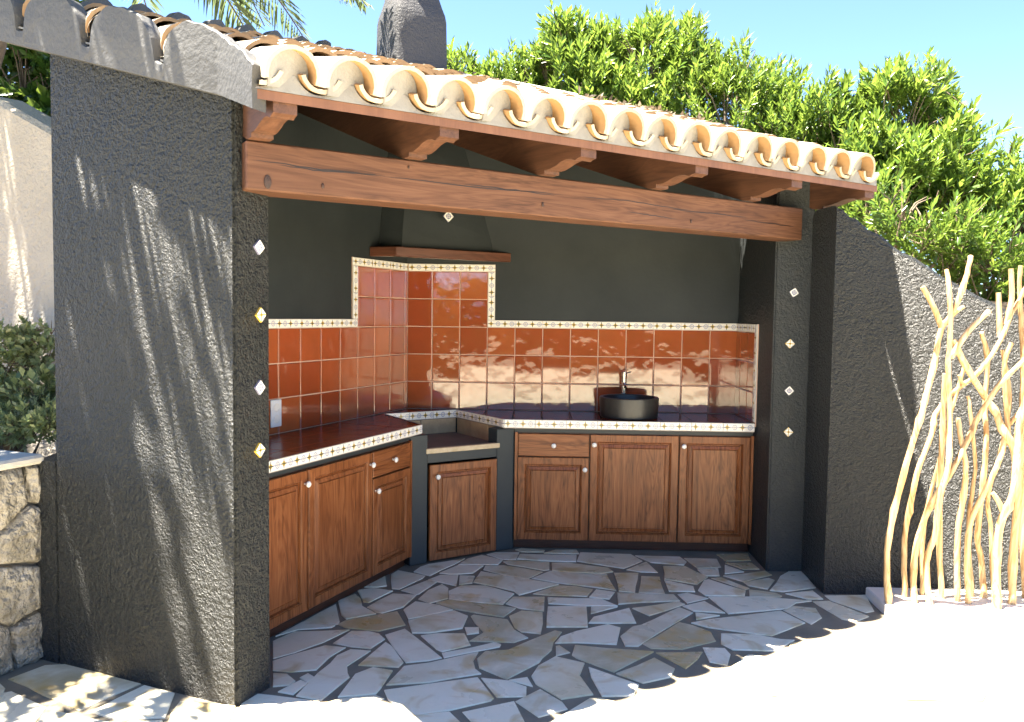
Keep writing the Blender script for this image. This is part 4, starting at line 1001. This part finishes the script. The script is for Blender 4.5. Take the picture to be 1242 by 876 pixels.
def shrub(name, label, cat, foot, blobs, mat, per_m2=88, k=13, slen=.15, L=.10, Wd=.14, seed=0, group=None, up=.7, stems=5, stem_r=.02, tsh=0., crown_name='crown'):
    rng = np.random.default_rng(seed); r0 = random.Random(seed)
    t = empty(name, foot, label, cat, group)
    bm = bmesh.new(); f = Vector(foot)
    for i, (c, r) in enumerate(blobs):
        c = Vector(c)
        base = f+Vector((r0.uniform(-.08, .08), r0.uniform(-.08, .08), -.05)); mid = base.lerp(c, .5)+Vector((r0.uniform(-.1, .1), r0.uniform(-.1, .1), .1))
        tube(bm, smoothpts([tuple(base), tuple(mid), tuple(c)], 4), [stem_r*(1-.09*q) for q in range(9)], 7)
        for j in range(stems):
            d = Vector((r0.gauss(0, 1), r0.gauss(0, 1), abs(r0.gauss(0, 1))+.2)).normalized()
            tube(bm, [tuple(c-Vector((0, 0, r*.4))), tuple(c+d*r*.5), tuple(c+d*r*.95)], [stem_r*.4, stem_r*.3, stem_r*.12], 5)
    fin('trunk', bm, MT['bark'], t)
    P, D = shoots([b[0] for b in blobs], [b[1] for b in blobs], per_m2, rng, up)
    if L > .07:
        nz = np.sin(P[:, 0]*7.1+1.3*seed)+np.sin(P[:, 1]*8.3+P[:, 2]*5.7)+np.sin(P[:, 2]*9.1+P[:, 0]*4.3+seed); kp = nz > -1.15; P = P[kp]; D = D[kp]
    sl_ = rng.uniform(.6, 1.3, len(P))*slen
    a_ = list(whorl_leaves(P, D, k, sl_, L, Wd, rng)); low = rng.uniform(size=len(a_[5])) < .02
    a_[5] = np.clip(a_[5]+tsh, 0, 1)
    leaf_mesh(crown_name, *a_, mat, t)
    # bare twigs between the shoots
    bm = bmesh.new()
    for i in rng.choice(len(P), min(len(P), 90), replace=False):
        d_ = D[i]/np.linalg.norm(D[i]); q = P[i]; tube(bm, [tuple(q-d_*slen*2.2+rng.normal(0, .02, 3)), tuple(q-d_*slen*.8), tuple(q+d_*slen*.4)], [stem_r*.22, stem_r*.16, stem_r*.08], 4, False)
    tag(fin('twigs', bm, MT['bark'], t), kind='stuff')
    return t
def PB(lst, Y): return [(tuple(aty(x, y, Y+dy)), r) for x, y, r, dy in lst]
G1 = 'evergreen shrubs along the bank'
shrub('evergreen_shrub', 'small evergreen shrub showing just beside the chimney', 'shrub', (-.35, 8.3, 1.5), PB([(562, 92, .26, 0), (592, 108, .26, .1), (545, 75, .14, .1), (575, 130, .4, 0), (535, 120, .25, 0)], 8.3), MT['leaf'], seed=1, L=0.1, tsh=0.05)
shrub('evergreen_shrub', 'low evergreen shrub above the white ridge blocks', 'shrub', (.15, 8.1, 1.5), PB([(627, 100, .28, 0), (650, 92, .24, .1), (610, 112, .28, 0), (640, 140, .4, 0)], 8.1), MT['leaf'], seed=2, L=0.095, tsh=0.0)
shrub('evergreen_shrub', 'tallest evergreen shrub with upright shoots against the sky', 'shrub', (.65, 7.9, 1.5), PB([(690, 60, .28, 0), (700, 95, .45, 0), (680, 38, .16, 0), (725, 70, .30, .1), (745, 100, .4, .1), (665, 90, .28, .1), (715, 130, .4, -.2)], 7.9), MT['leaf'], seed=3, L=0.115, tsh=-0.06)
shrub('evergreen_shrub', 'broad evergreen shrub over the middle of the roof', 'shrub', (1.5, 7.8, 1.5), PB([(775, 65, .30, 0), (800, 55, .26, .1), (828, 62, .26, 0), (785, 100, .42, 0), (840, 105, .42, 0), (865, 90, .26, 0), (830, 145, .4, -.2), (770, 140, .35, -.2)], 7.8), MT['leaf'], seed=4, L=0.1, tsh=0.08)
shrub('evergreen_shrub', 'rounded evergreen shrub leaning over the roof edge', 'shrub', (2.3, 7.5, 1.4), PB([(895, 105, .34, 0), (930, 110, .26, .1), (920, 140, .42, 0), (880, 140, .4, -.1), (960, 135, .3, 0), (945, 175, .4, -.2)], 7.5), MT['leaf'], seed=5, L=0.085, tsh=0.02)
shrub('evergreen_shrub', 'dense evergreen shrub beyond the right end of the eave', 'shrub', (2.95, 7.2, 1.4), PB([(1000, 140, .32, 0), (985, 165, .38, 0), (1030, 160, .36, 0), (1020, 200, .42, -.2), (1060, 210, .42, -.3), (1045, 255, .4, -.5)], 7.2), MT['leaf'], seed=6, L=0.1, tsh=-0.08)
shrub('evergreen_shrub', 'tall bushy evergreen shrub above the sloping dark wall', 'shrub', (3.6, 7.0, 1.3), PB([(1085, 125, .32, 0), (1115, 115, .26, 0), (1100, 165, .42, 0), (1140, 165, .26, .1), (1130, 205, .45, -.1), (1085, 220, .4, -.3), (1165, 200, .26, 0), (1160, 250, .4, -.2), (1200, 238, .34, .1), (1195, 275, .4, -.2)], 7.0), MT['leaf'], seed=7, L=0.11, tsh=0.06)
shrub('evergreen_shrub', 'yellow green shrub at the far right behind the branches', 'shrub', (4.4, 6.9, 1.2), PB([(1222, 190, .13, 0), (1245, 245, .30, 0), (1275, 240, .36, 0), (1235, 275, .40, -.1), (1290, 280, .45, 0), (1320, 230, .4, 0), (1250, 330, .4, -.2), (1340, 300, .5, -.1)], 6.9), MT['leaf'], seed=8, L=0.085, tsh=0.12)
shrub('evergreen_shrub', 'low evergreen shrub resting on the sloping dark wall', 'shrub', (2.6, 5.75, 1.3), PB([(1095, 255, .22, 0), (1125, 275, .26, 0), (1160, 285, .28, 0), (1150, 310, .3, .1), (1200, 310, .30, 0), (1240, 335, .32, .1), (1280, 345, .34, .1), (1195, 345, .3, .3), (1075, 250, .18, .3), (1050, 262, .18, .6)], 5.75), MT['leaf'], seed=9, L=0.08, tsh=-0.04)
shrub('evergreen_shrub', 'wide evergreen shrub ending the row past the branch screen', 'shrub', (6.3, 6.9, 1.1), PB([(1420, 270, .5, 0), (1500, 280, .5, 0), (1580, 300, .5, 0), (1450, 340, .5, -.2), (1540, 350, .5, -.2), (1640, 330, .5, 0)], 6.9), MT['leaf'], seed=15, L=.1, tsh=0.03)
shrub('leafy_shrub', 'broad leaved shrub above the cream wall', 'shrub', (-3.4, 6.1, .86), PB([(20, 40, .40, 0), (55, 75, .36, 0), (30, 110, .38, 0), (62, 140, .32, -.1), (-20, 80, .45, 0), (75, 180, .32, -.1), (10, 160, .4, -.1), (85, 60, .35, .1), (-60, 120, .45, 0), (-40, 20, .4, 0)], 6.1), MT['leaf2'], seed=10, L=.12, Wd=.26, k=9, per_m2=60, up=.25)
# planting bed
shrub('bed_plant', 'pale variegated climber against the cream wall', 'plant', (-2.75, 4.28, .86), PB([(18, 420, .12, 0), (40, 410, .08, .05), (55, 435, .13, 0), (25, 450, .15, 0), (62, 400, .06, 0), (-15, 430, .2, 0)], 4.25), MT['leafbed'], seed=11, L=.05, Wd=.3, k=5, per_m2=260, up=.1, slen=.05, stem_r=.006)
shrub('bed_plant', 'fresh green leafy plant in the middle of the bed', 'plant', (-2.55, 4.0, .86), PB([(15, 480, .09, 0), (45, 478, .10, 0), (62, 485, .09, .1), (-20, 485, .14, 0), (80, 478, .1, .2)], 4.0), MT['leafbed'], tsh=-.15, seed=12, L=.055, Wd=.26, k=6, per_m2=330, up=.3, slen=.06, stem_r=.006)
shrub('bed_plant', 'grey green ground cover spilling to the coping', 'plant', (-2.45, 3.8, .86), PB([(10, 520, .09, 0), (35, 515, .10, 0), (58, 515, .09, 0), (80, 510, .1, .1), (-30, 520, .14, 0), (25, 500, .1, .15), (60, 495, .1, .2)], 3.82), MT['leafbed'], seed=13, L=.04, Wd=.22, k=7, per_m2=520, up=.3, slen=.05, stem_r=.004)
# palm
def palm(foot, top, seed, specs):
    r0 = random.Random(seed); rng = np.random.default_rng(seed)
    t = empty('palm_tree', foot, 'palm tree whose drooping fronds show over the left of the roof', 'palm')
    bm = bmesh.new(); n = 22; P = []; R = []
    for i in range(n+1):
        f = i/n; P.append((foot[0]+(top[0]-foot[0])*f, foot[1]+(top[1]-foot[1])*f, foot[2]-.1+(top[2]-foot[2])*f)); R.append((.15-.03*f)*(1.06 if i % 2 else .96))
    tube(bm, P, R, 14); fin('trunk', bm, MT['bark'], t)
    for az, el, L, droop in specs:
        d = Vector((math.sin(az), math.cos(az), 0)); pts = []; N = 26
        for i in range(N+1):
            f = i/N; hx = L*(f*math.cos(el)-.10*droop*f*f); hz = L*(math.sin(el)*f-droop*.62*f*f)
            pts.append(np.array((top[0]+d.x*hx, top[1]+d.y*hx, top[2]+hz)))
        bm = bmesh.new(); tube(bm, [tuple(p) for p in pts], [.016*(1-.85*i/N)+.002 for i in range(N+1)], 6)
        fr_ = fin('frond', bm, MT['bark'], t)
        B = []; X = []; Nn = []; LL = []
        side = np.array((d.y, -d.x, 0.0))
        wide = not (-.5 < math.atan2(d.x, d.y) < 1.45)
        M_ = 30 if wide else 64
        for i in range(M_):
            f = .12+.87*(i+.5)/M_; q = f*N; j = min(int(q), N-1); p = pts[j]+(pts[j+1]-pts[j])*(q-j); tg = pts[j+1]-pts[j]; tg = tg/np.linalg.norm(tg)
            for s in (-1, 1):
                B.append(p); X.append(tg*.75+side*s*.8+np.array((0, 0, -.22+rng.normal(0, .12)))+rng.normal(0, .06, 3)); Nn.append(np.array((0, 0, 1.))+rng.normal(0, .2, 3)); LL.append(.46*math.sin(math.pi*min(1, f*.85+.12))**.7*rng.uniform(.85, 1.1))
        LL = np.array(LL)
        leaf_mesh('leaflets', np.array(B), np.array(X), np.array(Nn), LL, LL*0+(.030 if wide else .011), np.clip(rng.normal(.5, .2, len(LL)), 0, 1), MT['palm'], fr_, fold=.5)
rp = random.Random(4); spec = []
TOP = (-3.05, 5.0, 4.45)
for i in range(11): spec.append((2*math.pi*i/11+rp.uniform(-.15, .15), rp.uniform(.25, .55), rp.uniform(2.0, 2.4), rp.uniform(.75, 1.05)))
for i in range(8): spec.append((2*math.pi*(i+.5)/8+rp.uniform(-.2, .2), rp.uniform(.8, 1.15), rp.uniform(1.8, 2.1), rp.uniform(.5, .8)))
spec += [(math.radians(48), .30, 2.5, .80), (math.radians(62), .18, 2.3, .8), (math.radians(36), .2, 2.3, .85), (math.radians(25), .1, 2.1, .8), (math.radians(55), .42, 2.6, .85), (math.radians(42), .45, 2.6, .8), (math.radians(30), .4, 2.5, .85), (math.radians(18), .3, 2.4, .85), (math.radians(66), .35, 2.5, .9)] + [(math.radians(a), el, 2.6, dr) for a, el, dr in ((138, .38, .8), (147, .28, .8), (156, .42, .78), (165, .3, .82), (173, .48, .8), (181, .34, .76), (190, .3, .8), (199, .42, .8), (208, .3, .8), (169, .18, .78), (177, .56, .8), (186, .2, .76), (194, .55, .8))]
palm((-4.15, 5.3, .86), TOP, 3, spec)
# dry leaves blown onto the back of the roof
rng = np.random.default_rng(31); n = 900
xs = np.concatenate([rng.normal(.85, .28, n), rng.normal(1.25, .12, 300), rng.uniform(-.5, 1.2, 250)]); ys = np.concatenate([rng.normal(6.22, .1, n), rng.normal(6.0, .1, 300), rng.uniform(6.1, 6.4, 250)])
zs = np.array([deckz(st(x, y)[1]) for x, y in zip(xs, ys)])+.13+rng.uniform(0, .07, len(xs))
ok = np.array([st(x, y)[0] < 3.45 and y < 6.42 for x, y in zip(xs, ys)]); B = np.stack([xs, ys, zs], 1)[ok]; m = len(B)
lt = leaf_mesh('leaf_litter', B, rng.normal(size=(m, 3))*np.array((1, 1, .35)), rng.normal(size=(m, 3))+np.array((0, 0, 1.5)), rng.uniform(.04, .10, m), rng.uniform(.006, .018, m), rng.uniform(0, 1, m), MT['litter'], None)
tag(lt, 'dry leaves and twigs scattered along the back of the roof', 'leaf litter', kind='stuff')
# clipped hedge closing the terrace behind the viewer (seen mirrored in the glazed tiles)
hg = empty('clipped_hedge', (1, -11.6, 0), 'clipped green hedge closing the far side of the terrace', 'hedge')
bm = bmesh.new(); box(bm, -7, 9, -12.2, -11.3, -.1, 2.3); fin('stems', bm, MT['bark'], hg)
rng = np.random.default_rng(41); n = 16000
F_ = rng.uniform(0, 1, n) < .8
P = np.stack([rng.uniform(-7.1, 9.1, n), np.where(F_, rng.normal(-11.2, .06, n), rng.uniform(-12.3, -11.2, n)), np.where(F_, rng.uniform(0, 2.4, n), rng.normal(2.4, .06, n))], 1)
LL = rng.uniform(.10, .2, n); leaf_mesh('crown', P, rng.normal(size=(n, 3))+np.array((0, .5, .5)), rng.normal(size=(n, 3))+np.array((0, 1, 1)), LL, LL*.3, np.clip(rng.normal(.45, .22, n), 0, 1), MT['leaf2'], hg)
